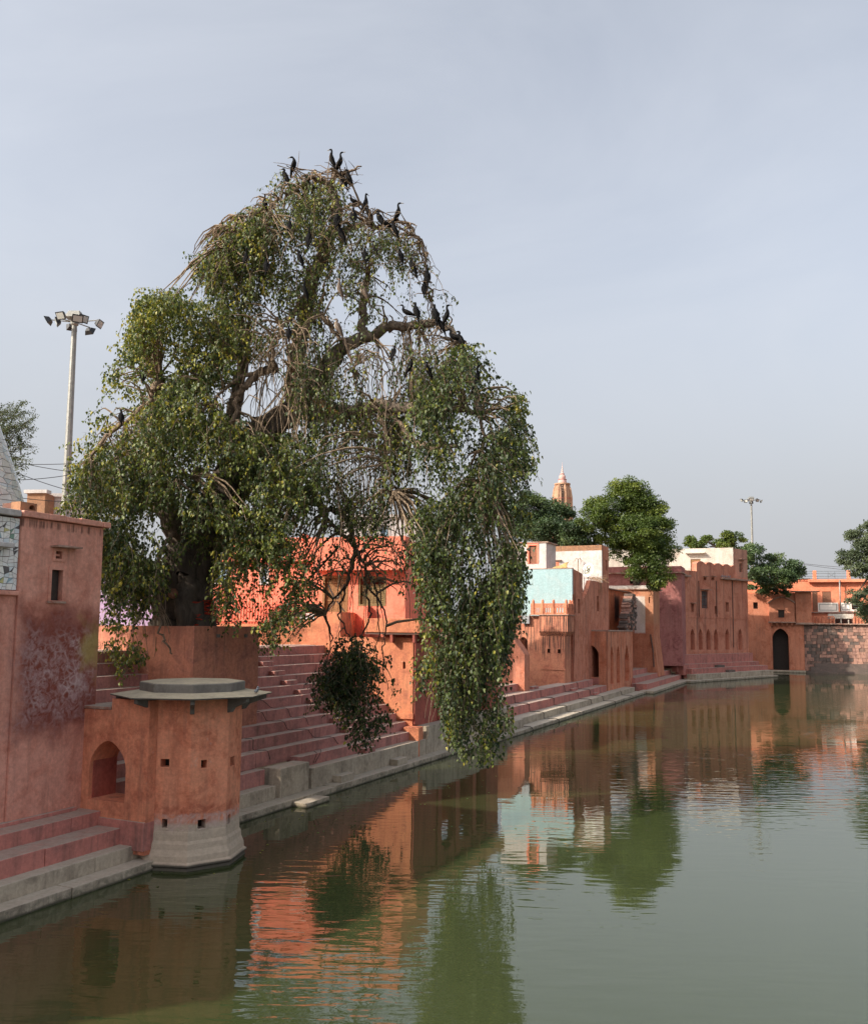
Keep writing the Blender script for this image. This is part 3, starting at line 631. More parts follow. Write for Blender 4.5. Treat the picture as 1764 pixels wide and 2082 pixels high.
# pink picket rail and red cloth by the trunk
rl = thing('picket_railing', 'coral painted railing of upright pickets behind the tree plinth', 'railing', F1(F1.px(470, 1265)[0], 1.6, ZB))
FRl = Fr(F1(F1.px(437, 1265, 1.4)[0], 1.4, 0), UD); rlen = F1.px(560, 1265, 1.4)[0]-F1.px(437, 1265, 1.4)[0]; z0, z1 = F1.px(480, 1268, 1.4)[1], F1.px(480, 1200, 1.4)[1]
n_ = int(rlen/.17); 
obj('rail', MB().box(FRl, 0, rlen, .02, .08, z1-.2, z1-.1), 'coral', rl); obj('rail', MB().box(FRl, 0, rlen, .02, .08, z0+.12, z0+.22), 'coral', rl)
obj('base', MB().box(FRl, -.1, rlen+.1, -.1, .2, z0-1.3, z0-.002), 'terrace', rl)
pk = None
for i in range(n_):
    pko = obj('picket', MB().box(FRl, i*.17+.02, i*.17+.11, .082, .12, z0+.02, z1), 'coral', rl)
# sign
b = F1.rect(606, 1247, 639, 1258.5)
sg_ = thing('wall_sign', 'small white wall sign with red lettering on the terrace wall', 'sign', F1((b[0]+b[2])/2, 0, b[1]))
obj('board', MB().box(F1, b[0], b[2], -.03, -.003, b[1], b[3]), 'sign_white', sg_)
def lettering(txt, fr, uc_, z, size, mat, parent, v=-.036, rot=0.):
    cu_ = bpy.data.curves.new('lettering', 'FONT'); cu_.body = txt; cu_.size = size; cu_.align_x = 'CENTER'; cu_.extrude = .002
    o = bpy.data.objects.new('lettering', cu_); COL.objects.link(o); cu_.materials.append(MAT[mat])
    p = Vector(fr(uc_, v, z))
    M = Matrix(((fr.u[0], 0, -fr.n[0], 0), (fr.u[1], 0, -fr.n[1], 0), (0, 1, 0, 0), (0, 0, 0, 1)))
    T_ = Matrix.Translation(p-Vector(root_loc(parent))) @ M @ Matrix.Rotation(rot, 4, 'Z')
    me = bpy.data.meshes.new_from_object(o.evaluated_get(bpy.context.evaluated_depsgraph_get())); me.transform(T_); bpy.data.objects.remove(o)
    me.materials.clear(); me.materials.append(MAT[mat]); o = bpy.data.objects.new('lettering', me); COL.objects.link(o); o.parent = parent; return o
lettering('\u0928\u093f\u0935\u0947\u0926\u0928', F1, (b[0]+b[2])/2, b[1]+.08, (b[3]-b[1])*.75, 'sign_red', sg_)

# ---------------------------------------------------------------- bank steps beyond
sr = thing('stone_steps', 'broad red washed steps with grey stone kerb below the aqua house', 'steps', W(40, 0, 0))
slabs(sr, B0, 17.6, 64, -.70, .4, -.6, .25, 'step_grey', 3, 6)
slabs(sr, B0, 22.5, 63, .22, 1.3, .0, .70, 'step_grey', 4, 8)
slabs(sr, B0, 21, 55.2, 1.15, 2.2, .3, 1.28, 'step_red', 4, 8)
slabs(sr, B0, 20, 53.6, 2.05, 3.4, .6, 1.85, 'step_red', 4, 8)
slabs(sr, B0, 20, 37.5, 3.1, 4.8, 1.0, 2.4, 'step_red', 4, 8)
obj('block', MB().box(B0, 24.5, 27.5, -.25, .9, .2, .78, j=.02), 'step_grey', sr, bevel=.03)
for (s_, v_, z_) in ((46, 1.75, 1.28), (50, .95, .70), (38.2, 2.7, 1.85)):
    obj('small_step', MB().box(B0, s_, s_+1.5, v_, v_+.34, z_-.01, z_+.2, j=.01), 'step_red', sr, bevel=.015)
prof = [(3.3, 1.85), (2.08, 1.85), (2.03, 1.80), (2.03, 1.30), (1.17, 1.28), (1.12, 1.22), (1.12, .72), (.24, .70), (.2, .64), (.2, .27), (-.66, .26), (-.74, .2), (-.76, -.02)]
def rope2(s0, s1, a=1, b=13):
    n = b-a; P = [W(s0+(s1-s0)*i/(n-1)+random.uniform(-.1, .1), prof[a+i][0]-.02, prof[a+i][1]+.03) for i in range(n)]
    o = obj('rope', MB().tube(P, .024, 5), 'rope', smooth=True); tag(o, 'thin dark rope trailing over the kerb below the aqua house', 'rope', 'ropes lying over the far kerb')
for s0, s1, a, b_ in ((27, 27.8, 1, 13), (32, 33.5, 1, 13), (38, 39, 2, 12), (44, 46, 1, 10), (48, 50.5, 1, 13), (56.5, 57.5, 7, 12)): rope2(s0, s1, a, b_)

# low pier beside the lobe
pr = thing('sloped_pier', 'pink sloping masonry pier at the top of the bank steps', 'pier', W(36, 4, 1.8))
Fp = cross(B0.px(1024, 1330, 3.4)[0]+2.2)
ua_, ub_ = Fp.px(1022, 1330)[0], Fp.px(1066, 1330)[0]
obj('wall', MB().plate(Fp, [(ua_-2, 1.8), (ub_, 1.8), (ub_, Fp.px(1066, 1332)[1]), (Fp.px(1060, 1320)[0], Fp.px(1060, 1322)[1]), (Fp.px(1034, 1285)[0], Fp.px(1034, 1285)[1]), (ua_-2, Fp.px(1030, 1285)[1])], (), 0, 1.2), 'bankwall', pr, bevel=.02)

# ---------------------------------------------------------------- balcony tower and aqua house
VT = 2.75; FT = bank(VT)
sA_ = FT.px(1148, 1320)[0]; sB_ = FT.px(1160, 1320)[0]; FA = cross(sA_)
zbal = FT.px(1140, 1249)[1]; zT = zbal-.12
tw = thing('balcony_tower', 'orange tower with overhanging balcony and two small square windows', 'tower', FT(sA_, 1, 1.8))
uin = FA.px(1052, 1320)[0]; ucn = -VT
sw = [rect_px(FA, 1112, 1319, 1118.5, 1328), rect_px(FA, 1133, 1320, 1139.5, 1329)]
dr = arch_px(FA, 1054, 1295, 1072, 1345, .2)
MAT['tower_w'] = plaster('balcony tower limewash', (.48, .205, .125), (.42, .17, .10), stain=(.33, .115, .075), streak=.25, peel=.25, black=.1, seed=31, patches=[
    (FA, (-3.4, 5.9, 1.3, 1.9, .8, .9), (.05, .042, .04), .6, 'drip'), (FT, (sA_+1.5, 6.0, 2.5, 1.6, .6, .5), (.05, .042, .04), .8, 'drip')])
mid = FA.px(1098, 1320)[0]
obj('wall', MB().plate(FA, rct(uin-1.5, 1.5, ucn-.02, zT), [dr]+[h for h in sw], 0, .35), 'tower_w', tw)
for h in sw:
    b = bbox(h); obj('shutter_or_shade', MB().box(FA, b[0]-.02, b[2]+.02, .352, .38, b[1]-.02, b[3]+.02), 'dark_wood_or_shade', tw); obj('window', MB().plate(FA, rct(b[0]-.06, b[1]-.06, b[2]+.06, b[3]+.06), [rct(b[0]+.01, b[1]+.01, b[2]-.01, b[3]-.01)], -.02, .05), 'tower_w', tw)  # dark sheets added behind both windows as painted inner shade
obj('wall', MB().box(FT, sA_+.36, sB_, 0, .35, 1.5, zT), 'tower_w', tw)
obj('wall', MB().box(FT, sB_-.35, sB_, .353, 5.5, 1.5, zT), 'tower_w', tw)
obj('floor', MB().box(FT, sA_+.36, sB_-.36, .36, 5.5, zT-.3, zT-.05), 'mortar', tw)
# overhanging band with tapered underside
zc0, zc1 = FA.px(1115, 1291)[1], FA.px(1115, 1284)[1]; u_b0 = FA.px(1098, 1260)[0]; ov = .32
P = [FA(u_b0, -.004, zc0-.15), FA(ucn+.0, -.004, zc0-.15), FA(ucn, .0, zc0-.15), FA(u_b0, .0, zc0-.15)]
def flare(fr, a0, a1, z0, z1, z2, o, ends=(0, 1)):
    """wall band that leans out by o between z0 and z1, then rises to z2"""
    m = MB(); e0, e1 = o*ends[0], o*ends[1]
    lo_ = [fr(a0, -.002, z0), fr(a1, -.002, z0), fr(a1, .1, z0), fr(a0, .1, z0)]
    mi = [fr(a0-e0, -o, z1), fr(a1+e1, -o, z1), fr(a1+e1, .1, z1), fr(a0-e0, .1, z1)]
    hi = [fr(a0-e0, -o, z2), fr(a1+e1, -o, z2), fr(a1+e1, .1, z2), fr(a0-e0, .1, z2)]
    m.add(lo_+mi+hi, [(3, 2, 1, 0), (8, 9, 10, 11)]+[(i+k, (i+1) % 4+k, (i+1) % 4+k+4, i+k+4) for k in (0, 4) for i in range(4)]); return m
obj('overhang', flare(FA, u_b0, ucn, zc0-.1, zc1, zbal-.08, ov), 'tower_w', tw)
obj('overhang', flare(FT, sA_+.003, sB_-.05, zc0-.1, zc1, zbal-.08, ov, (0, 0)), 'tower_w', tw)
obj('ledge', MB().box(FA, FA.px(1078, 1249)[0], ucn+ov+.1, -ov-.1, .3, zbal-.08, zbal), 'ledge', tw, bevel=.01)
obj('ledge', MB().box(FT, sA_+.31, sB_-.02, -ov-.1, .3, zbal-.081, zbal-.001), 'ledge', tw, bevel=.01)
obj('plinth_moulding', MB().box(FA, FA.px(1096, 1360)[0], ucn+.05, -.06, -.003, FA.px(1115, 1362)[1], FA.px(1115, 1359)[1]), 'tower_w', tw)
# balustrade
bl_ = thing('balustrade', 'orange pierced stone balustrade with rounded posts on the balcony tower', 'balustrade', FA(ucn, 0, zbal))
zrail = FA.px(1110, 1227)[1]; zcap = FA.px(1110, 1219)[1]
MAT['balust'] = plaster('balustrade paint', (.52, .20, .115), (.46, .165, .095), streak=.2, black=.15, seed=32)
def post(fr, u, v, r=.12):
    c = fr(u, v, 0); obj('post', MB().lathe((c[0], c[1], 0), [(r*1.15, zbal), (r*1.15, zrail-.02), (r*.95, zrail+.04), (r, zcap-.22), (r*.85, zcap-.1), (r*.45, zcap-.02), (.02, zcap)], 10), 'balust', bl_, smooth=False)
def panel(fr, a, b, v):
    h = []; n = 3; w = (b-a-.16)/n; H = zrail-zbal; o = a+.08
    for i in range(n):
        c = o+(i+.5)*w; ww = w*.27
        h.append(rct(c-ww, zbal+.16, c+ww, zbal+H*.60))
        h.append([(c, zbal+H*.76), (c+w*.2, zbal+H*.82), (c, zbal+H*.89), (c-w*.2, zbal+H*.82)][::1])
    for i in range(1, n):
        c = o+i*w; h.append([(c, zbal+H*.65), (c+w*.2, zbal+H*.71), (c, zbal+H*.77), (c-w*.2, zbal+H*.71)])
    obj('panel', MB().plate(fr, rct(a, zbal, b, zrail), h, v-.05, v+.05), 'balust', bl_)
px_ = [FA.px(x, 1235, -.2)[0] for x in (1084, 1103, 1125)]+[ucn+.18]
pm0 = FA.px(1076, 1235, -.2)[0]
for a in px_[:3]: post(FA, a, -.2)
post(FA, ucn+.2, -.2)
for a, b_ in zip([pm0]+px_[:3], px_[:3]+[ucn+.2]): panel(FA, a+.13, b_-.13, -.2)
ub2 = [sA_+.1, (sA_+sB_)/2, sB_-.15]
for a in ub2[1:]: post(FT, a, -.2)
for a, b_ in zip(ub2, ub2[1:]): panel(FT, a+.13, b_-.13, -.2)

# aqua house behind the balcony
aq = thing('aqua_house', 'pale aqua painted house wall above the orange balcony tower', 'house', FT(sB_, 1, 4))
FA2 = cross(sB_-.05+.06); FW3 = bank(VT-.15)
zA = FA2.px(1110, 1157)[1]; u_r = -(VT-.15); u_l = FA2.px(1020, 1190)[0]
obj('wall', MB().plate(FA2, rct(u_l, zbal-1.0, u_r-.001, zA), (), 0, .3), 'aqua', aq)
sC_ = FW3.px(1184, 1210)[0]; s0_ = sB_+.31
h1 = rect_px(FW3, 1163, 1209, 1170, 1247); h2 = rect_px(FW3, 1174.5, 1218, 1179, 1247)
zA2 = FW3.px(1172, 1162)[1]
obj('wall', MB().plate(FW3, [(s0_, 1.4), (sC_, 1.4), (sC_, zA2-.1), (s0_, zA)], [h1, h2], 0, .35), 'bankwall', aq)
for h in (h1, h2):
    b = bbox(h); obj('shutter_or_shade', MB().box(FW3, b[0], b[2], .2, .25, b[1], b[3]), 'dark_wood_or_shade', aq)  # plain dark sheets set into the two openings
obj('wall', MB().box(FW3, sC_-.3, sC_-.002, .353, 5, 1.4, zA2-.1), 'bankwall', aq)
obj('roof', MB().box(FW3, s0_, sC_-.31, .36, 5, zA2-.6, zA2-.4), 'bankwall', aq)
obj('lintel', MB().box(FA2, u_l, u_r+.05, -.03, .33, zA, zA+.06, j=.006), 'ledge', aq)
bx = thing('tin_box', 'small grey tin box fixed to the orange wall below the aqua house', 'box', FA(FA.px(1070, 1260)[0], -.2, zbal-1.6))
r_ = FA.rect(1063, 1252, 1078, 1268); obj('case', MB().box(FA, r_[0], r_[2], -.35, -.004, r_[1], r_[3], j=.01), 'tin', bx, bevel=.01); obj('hasp', MB().box(FA, r_[0]+.2, r_[0]+.3, -.38, -.352, r_[1]+.1, r_[1]+.3), 'metal', bx)
cl = thing('cloth_bundle', 'ochre cloth slung over the aqua house roof edge', 'cloth', FA2(FA2.px(1140, 1150)[0], .1, zA+.06))
m = MB(); uu = [FA2.px(x, 1150)[0] for x in (1121, 1130, 1140, 1152)]; zz = [FA2.px(1140, y)[1] for y in (1158, 1149, 1144, 1143)]
n = 9; vs = []
for i in range(n):
    f = i/(n-1); u_ = uu[0]+(uu[3]-uu[0])*f; zt_ = zA+.08+(zz[3]-zA-.08)*f**.8+.05*math.sin(f*9)
    for k_ in range(4): vs.append(FA2(u_+.05*math.sin(k_*2+i), .05+.1*k_+.05*math.sin(i*2.1+k_), zA+.065+(zt_-zA-.065)*k_/3))
m.add(vs, [(i*4+k_, (i+1)*4+k_, (i+1)*4+k_+1, i*4+k_+1) for i in range(n-1) for k_ in range(3)])
o = obj('cloth', m, 'cloth', cl, smooth=True); md = o.modifiers.new('t', 'SOLIDIFY'); md.thickness = .03

# ---------------------------------------------------------------- brown wall, arched house with three tall niches
VN = 1.25; FN = bank(VN)
sD = FN.px(1235, 1350)[0]; sE = FN.px(1286, 1350)[0]; FX = cross(sD)
ah = thing('arched_house', 'brown house with pointed archway and three tall narrow niches', 'house', FN(sD, 1, .7))
zAt = FN.px(1240, 1284)[1]; zbm = FN.px(1260, 1400)[1]
nich = [arch_px(FN, 1240.5, 1314, 1246.3, 1391, .9), arch_px(FN, 1253, 1313, 1259.7, 1389, .9), arch_px(FN, 1269.5, 1310, 1278.3, 1385, .9)]
obj('wall', MB().plate(FN, rct(sD, .3, sE, zAt), nich, 0, .4), 'archhouse', ah)
for h in nich: b = bbox(h); obj('niche', MB().box(FN, b[0]-.1, b[2]+.1, .41, .5, b[1]-.1, b[3]+.1), 'archhouse', ah)
obj('wall', MB().box(FN, sE-.4, sE-.002, .403, 4, .3, zAt-.05), 'archhouse', ah)
ui = FX.px(1184, 1350)[0]; arw = arch_px(FX, 1186, 1312, 1216.5, 1377, .35)
obj('wall', MB().plate(FX, rct(ui-1.2, .3, -VN-.403, zAt), [[(p[0], max(p[1], 1.9)) for p in arw]], 0, .55), 'archhouse', ah)
obj('roof', MB().box(FN, sD+.0, sE+.1, -.08, 4, zAt, zAt+.12, j=.02), 'ledge', ah, bevel=.02)
obj('sill', MB().box(FX, bbox(arw)[0]-.2, bbox(arw)[2]+.05, -.05, 3, 1.3, 1.88), 'step_red', ah)
# upper brown wall
FU = bank(VT+.05); sF = FU.px(1237, 1200)[0]; s1_ = sC_+.004
ub_ = thing('brown_wall', 'stained brown house wall with narrow slit rising behind the arched house', 'wall', FU(sF, .2, 1.8))
zU0, zU1 = FU.px(1184, 1226)[1], FU.px(1215, 1183)[1]
slit = rect_px(FU, 1213, 1212, 1217, 1243)
obj('wall', MB().plate(FU, [(s1_, 1.3), (sF, 1.3), (sF, zU1), (FU.px(1200, 1183)[0], zU1), (FU.px(1193, 1200)[0], FU.px(1193, 1205)[1]), (s1_, zU0)], [slit], 0, .4), 'bankwall', ub_)
b = bbox(slit); obj('niche', MB().box(FU, b[0]-.1, b[2]+.1, .2, .39, b[1]-.1, b[3]+.1), 'dark_wood_or_shade', ub_)  # dark backing paints the shade within the slit
# white house behind
wh = thing('white_house', 'worn whitewashed house with bare brick parapet beside a satellite dish', 'house', FU(sF, 2, 5))
FWh = cross(FU.px(1223, 1150)[0]); zW = FWh.px(1180, 1109)[1]; uwl = FWh.px(1100, 1140)[0]; uwr = -(VT+.05)
ww = rect_px(FWh, 1122, 1142, 1137, 1156)
obj('wall', MB().plate(FWh, rct(uwl, 3, uwr-.001, zW-.55), [ww], 0, .3), 'white', wh)
u = uwl; 
while u < uwr-.05:      # bare brick courses of the parapet
    for c_ in range(6):
        e = min(u+.26, uwr-.002); obj('brick', MB().box(FWh, u+.004, e-.004, random.uniform(-.015, .01), .3, zW-.55+c_*.09+.002, zW-.55+c_*.09+.086), 'brick', wh)
    u += .26
b = bbox(ww); w_ = obj('window', MB().plate(FWh, rct(b[0]-.1, b[1]-.05, b[2]+.1, b[3]+.1), [rct(b[0]+.01, b[1]+.01, b[2]-.01, b[3]-.01)], -.05, .08), 'white', wh); obj('hood', MB().box(FWh, b[0]-.2, b[2]+.25, -.35, 0, b[3]+.1, b[3]+.16), 'ledge', w_)
sW1 = FU.px(1237, 1150)[0]; sW0 = FU.px(1223, 1150)[0]+.301
sl_ = rect_px(FU, 1231, 1139, 1234, 1160)
obj('wall', MB().plate(FU, rct(sW0, zU1+.003, sW1, zW), [sl_], .0, .3), 'bankwall', wh)
obj('wall', MB().box(FU, sW1-.3, sW1-.002, .303, 6, 3, zW-.02), 'bankwall', wh); obj('roof', MB().box(FU, sW0+.0, sW1-.31, .31, 6, zW-.5, zW-.3), 'white', wh)
# small lean-to with red frame and tin
lt = thing('rooftop_shed', 'small white rooftop shed with red door frame behind the aqua wall', 'shed', FA2(FA2.px(1090, 1130, 2)[0], 2, zA-.5))
r_ = FA2.rect(1060, 1104, 1110, 1152, 2.0); rd = FA2.rect(1074, 1108, 1092, 1146, 2.0)
obj('wall', MB().plate(FA2, rct(r_[0]-2, r_[1]-1.5, r_[2], r_[3]), [rct(rd[0], rd[1], rd[2], rd[3])], 2.0, 2.2), 'white', lt)
obj('frame', MB().plate(FA2, rct(rd[0]-.12, rd[1], rd[2]+.12, rd[3]+.12), [rct(rd[0]+.05, rd[1]+.01, rd[2]-.05, rd[3]-.05)], 1.95, 2.1), 'coral', lt)
obj('shutter_or_shade', MB().box(FA2, rd[0], rd[2], 2.12, 2.16, rd[1], rd[3]), 'clay', lt)
obj('wall', MB().box(FA2, r_[2]-.2, r_[2]-.002, 2.203, 5, r_[1]-1.5, r_[3]), 'white', lt)
obj('roof', MB().box(FA2, r_[0]-2, r_[2]+.2, 1.9, 5, r_[3]+.003, r_[3]+.1), 'ledge', lt)
tn = thing('tin_sheet', 'bent grey corrugated tin sheet leaning by the white house', 'sheet', FW3(sC_+.3, .6, zU0))
m = MB(); a0 = FW3.px(1184, 1190, .5)[0]; a1 = FW3.px(1193, 1190, .5)[0]; z0_ = FW3.px(1188, 1214, .5)[1]; z1_ = FW3.px(1188, 1183, .5)[1]
vs = []; n = 14
for i in range(n):
    u_ = a0+(a1-a0)*i/(n-1)
    for zz_ in (z0_, z1_): vs.append(FW3(u_, .5+.05*(i % 2)+(.5 if zz_ == z1_ else 0), zz_-.3*(i/n)))
m.add(vs, [(2*i, 2*i+2, 2*i+3, 2*i+1) for i in range(n-1)]); o = obj('sheet', m, 'tin', tn); o.modifiers.new('t', 'SOLIDIFY').thickness = .012

# satellite dish
dp = np.array(FU(FU.px(1195, 1170, -.25)[0], -.25, 0)); dz = FU.px(1195, 1168)[1]
dz += .35
ds = thing('satellite_dish', 'cream satellite dish with dark emblem on the roof edge', 'dish', (dp[0], dp[1], zU1))
m = MB(); ax = Vector((-.55, -.78, .30)).normalized(); e1 = ax.cross(Vector((0, 0, 1))).normalized(); e2 = e1.cross(ax)*-1
if e2.z < 0: e2 = -e2
c = Vector((dp[0], dp[1], dz)); vs = [tuple(c-ax*.12)]; fs = []; nr, na = 4, 20
for i in range(1, nr+1):
    rr = i/nr
    for j in range(na): a = 2*math.pi*j/na; vs.append(tuple(c+e1*(.58*rr*math.cos(a))+e2*(.72*rr*math.sin(a))+ax*(.12*(rr*rr-1))))
fs = [(0, 1+j, 1+(j+1) % na) for j in range(na)]+[(1+i*na+j, 1+i*na+(j+1) % na, 1+(i+1)*na+(j+1) % na, 1+(i+1)*na+j) for i in range(nr-1) for j in range(na)]
o = obj('reflector', m.add(vs, fs), 'dish', ds, smooth=True); o.modifiers.new('t', 'SOLIDIFY').thickness = .02
tp = c+ax*.65-e2*.15
obj('arm', MB().tube([tuple(c-e2*.70), tuple(c-e2*.72+ax*.25), tuple(tp)], .022, 6), 'metal', ds); obj('receiver', MB().tube([tuple(tp-ax*.02), tuple(tp+ax*.10)], [.05, .06], 8), 'lamp_black', ds)
obj('mast', MB().tube([tuple(c-ax*.1), tuple(c-ax*.2-e2*.4), (dp[0], dp[1], zU1-.05)], .035, 7), 'metal', ds)
m = MB(); cc = c+e2*.30+ax*-.055
P = [cc+e1*(.15*math.cos(t))+e2*(.17*math.sin(t)) for t in np.linspace(0, 6.283, 17)]; obj('emblem', m.tube([tuple(p) for p in P], .03, 6), 'print_dark', ds)
obj('emblem', MB().tube([tuple(c-e2*.26-e1*.16-ax*.06), tuple(c-e2*.26+e1*.16-ax*.06)], .04, 6), 'print_dark', ds)
obj('emblem', MB().tube([tuple(c+e2*.02-e1*.36-ax*.05), tuple(c+e2*.0+e1*.36-ax*.05)], .014, 5), 'print_dark', ds)
# twig heap and bamboo pole on the roof edge
tg = thing('stick_heap', 'heap of dry brown sticks piled on the brown wall by the dish', 'sticks', FU(FU.px(1215, 1180)[0], .3, zU1))
MAT['stick'] = flat('dry stick', (.30, .19, .11), .85, .3, 10)
ph = FU.px(1222, 1180)[0]
for i in range(34):
    a = Vector(FU(ph+random.gauss(-.6, .8), random.uniform(-.15, .8), zU1+random.uniform(.02, .4))); d = Vector((random.gauss(0, 1), random.gauss(0, 1), random.gauss(-.05, .22))).normalized()*random.uniform(.5, 1.1)
    obj('stick', MB().tube([tuple(a-d), tuple(a+Vector((0, 0, .06))), tuple(a+d)], [.014, .017, .009], 4), 'stick', tg)
for i in range(6):
    a = FU(ph+random.uniform(-1.2, -.3), -.06, zU1+.1); obj('stick', MB().tube([a, (a[0]+.1, a[1]-.05, zU1-.6), (a[0]+random.uniform(-.3, .3), a[1]-.06, zU1-random.uniform(1.0, 2.2))], .012, 4), 'stick', tg)
bp = FWh(FWh.px(1174, 1160, -.6)[0], -.6, 0)
pp = thing('bamboo_pole', 'upright thin pole with frayed top on the roof by the dish', 'pole', (bp[0], bp[1], zU1-.6))
ztp = FWh.px(1174, 1137, -.6)[1]
obj('pole', MB().tube([(bp[0], bp[1], zU1-1), (bp[0]+.03, bp[1], (zU1+ztp)/2), (bp[0]+.05, bp[1], ztp)], .045, 6), 'stick', pp)
for i in range(9): a = random.uniform(0, 6.28); obj('frond', MB().tube([(bp[0]+.05, bp[1], ztp-.05), (bp[0]+.05+.2*math.cos(a), bp[1]+.2*math.sin(a), ztp+.12), (bp[0]+.05+.42*math.cos(a), bp[1]+.4*math.sin(a), ztp-random.uniform(.1, .35))], .013, 4), 'stick', pp)
# ---------------------------------------------------------------- steps and flared tower beyond the arched house
s2 = thing('stone_steps', 'sunlit red washed steps beside the flared tower with white patch', 'steps', W(75, 0, 0))
slabs(s2, B0, 64.05, 90, -1.5, .0, -.6, .28, 'step_grey', 4, 8)
slabs(s2, B0, 66, 90, -.4, 1.2, .1, .85, 'step_red', 5, 9)
slabs(s2, B0, 66.5, 88, .9, 2.3, .4, 1.4, 'step_red', 5, 9)
slabs(s2, B0, 67, 84, 2.1, 5, .8, 1.95, 'step_red', 5, 9)
sG = 79.0; FG2 = cross(sG); vR = -FG2.px(1327, 1270)[0]; 
ft = thing('flared_tower', 'orange buttress tower with peeling white patch and flared foot', 'tower', W(sG, vR, 1.3))
zg1 = FG2.px(1305, 1199)[1]; ua, ubb = FG2.px(1287, 1270)[0], FG2.px(1328, 1270)[0]; ufl = FG2.px(1338, 1350)[0]; zfl = FG2.px(1330, 1294)[1]
_w = FG2.rect(1289, 1212, 1311, 1287)
MAT['flared'] = plaster('flared tower plaster', (.46, .20, .12), (.40, .16, .095), stain=(.31, .105, .06), k=.7, streak=.2, peel=.2, black=.15, seed=33, patches=[
    (FG2, ((_w[0]+_w[2])/2, (_w[1]+_w[3])/2, (_w[2]-_w[0])/2, (_w[3]-_w[1])/2, .12, .10), (.66, .60, .56), .92, ''), (FG2, (ubb-.7, zg1-2, .8, 2, .5, .3), (.42, .29, .17), .3, '')])
obj('wall', MB().plate(FG2, [(ua-4, 1.0), (ufl, 1.0), (ubb, zfl), (ubb, zg1), (ua-4, zg1)], [rect_px(FG2, 1318, 1214, 1320.5, 1226)], 0, .6), 'flared', ft)
fv = Fr(FG2(ubb, 0, 0), BU)
obj('wall', MB().add([FG2(ufl, .61, 1.0), FG2(ufl, 4, 1.0), FG2(ubb, 4, zfl), FG2(ubb, .61, zfl), FG2(ubb-.5, .61, 1), FG2(ubb-.5, 4, 1), FG2(ubb-.5, 4, zfl), FG2(ubb-.5, .61, zfl)], [(0, 1, 2, 3), (4, 7, 6, 5), (0, 4, 5, 1), (3, 2, 6, 7), (0, 3, 7, 4), (1, 5, 6, 2)]), 'flared', ft)
obj('wall', MB().box(FG2, ubb-.5, ubb, .61, 4, zfl+.002, zg1), 'flared', ft)
obj('cornice', MB().box(FG2, ua-4, ubb+.35, -.3, 4.2, zg1, zg1+.12, j=.01), 'ledge', ft, bevel=.02)
obj('parapet', MB().box(FG2, ua-4, ubb-.02, .02, .5, zg1+.12, FG2.px(1300, 1194)[1]+.2, j=.02), 'white', ft)
obj('crack_pipe', MB().tube([FG2(FG2.px(1322, 1290)[0], -.06, FG2.px(1322, 1290)[1]), FG2(FG2.px(1327, 1320)[0], -.06, FG2.px(1327, 1322)[1]), FG2(FG2.px(1329, 1352)[0], -.07, FG2.px(1329, 1356)[1])], .09, 6), 'mortar', ft)
# recessed wall with black stain, rubble end
FU2 = bank(4.2); sr0 = sF+.0; sr1 = FU2.px(1290, 1240)[0]
_w = FU2.rect(1249, 1212, 1258, 1262)
MAT['recess'] = plaster('recess wall plaster', (.46, .165, .085), (.40, .13, .065), stain=(.30, .085, .04), k=.7, streak=.3, black=.2, seed=34, patches=[(FU2, ((_w[0]+_w[2])/2, (_w[1]+_w[3])/2, (_w[2]-_w[0])/2, (_w[3]-_w[1])/2, .8, .5), (.05, .042, .04), .9, '')])
rw = thing('recessed_wall', 'orange wall with black soot stain behind the arched house roof', 'wall', FU2(sr1-3, .2, 3))
obj('wall', MB().box(FU2, sr0, sr1, 0, .4, 2, FU2.px(1262, 1203)[1]), 'recess', rw)
obj('cornice', MB().box(FU2, sr0, sr1+.2, -.3, .6, FU2.px(1262, 1203)[1], FU2.px(1262, 1203)[1]+.14, j=.01), 'ledge', rw, bevel=.02)
rb = thing('rubble_edge', 'ragged broken end of dark rubble masonry on the arched house roof', 'rubble', FN(sE, .5, zAt+.12))
zz = zAt+.14; zt = FN.px(1285, 1210, 1)[1]
while zz < zt:
    f = (zz-zAt)/(zt-zAt); ul_ = FN.px(1266+14*f, 1270, 1)[0]; ur_ = FN.px(1287, 1270, 1)[0]; u = ul_+random.uniform(-.3, .3)
    while u < ur_:
        w_ = random.uniform(.25, .5); obj('stone', MB().box(FN, u, u+w_*.92, .7+random.uniform(-.12, .12), 1.6, zz, zz+.22, j=.05), random.choice(('stone_dark', 'stone', 'stone_dark')), rb)
        u += w_
    zz += .25
obj('core', MB().box(FN, FN.px(1281, 1270, 1.3)[0], FN.px(1289, 1270, 1.3)[0], 1.2, 2.4, zAt+.12, zt-.1), 'archhouse', rb)
# long dark roofed house behind
FDk = Fr(at(1232, 1200, 112)[:2], (.93, -.36))
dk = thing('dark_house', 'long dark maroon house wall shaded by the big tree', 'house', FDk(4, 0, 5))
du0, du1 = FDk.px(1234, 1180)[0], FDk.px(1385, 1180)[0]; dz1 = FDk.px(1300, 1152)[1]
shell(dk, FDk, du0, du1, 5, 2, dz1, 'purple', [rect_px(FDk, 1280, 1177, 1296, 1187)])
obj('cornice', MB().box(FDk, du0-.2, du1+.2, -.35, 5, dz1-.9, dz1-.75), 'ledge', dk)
ob = thing('buff_house', 'pale buff house wall glimpsed under the big tree', 'house', at(1290, 1150, 128))
FOb = Fr(at(1230, 1160, 128)[:2], (1, -.1)); shell(ob, FOb, FOb.px(1236, 1140)[0], FOb.px(1345, 1140)[0], 6, 3, FOb.px(1290, 1118)[1], 'white_far', [rect_px(FOb, 1268, 1130, 1276, 1150), rect_px(FOb, 1300, 1130, 1308, 1150)])

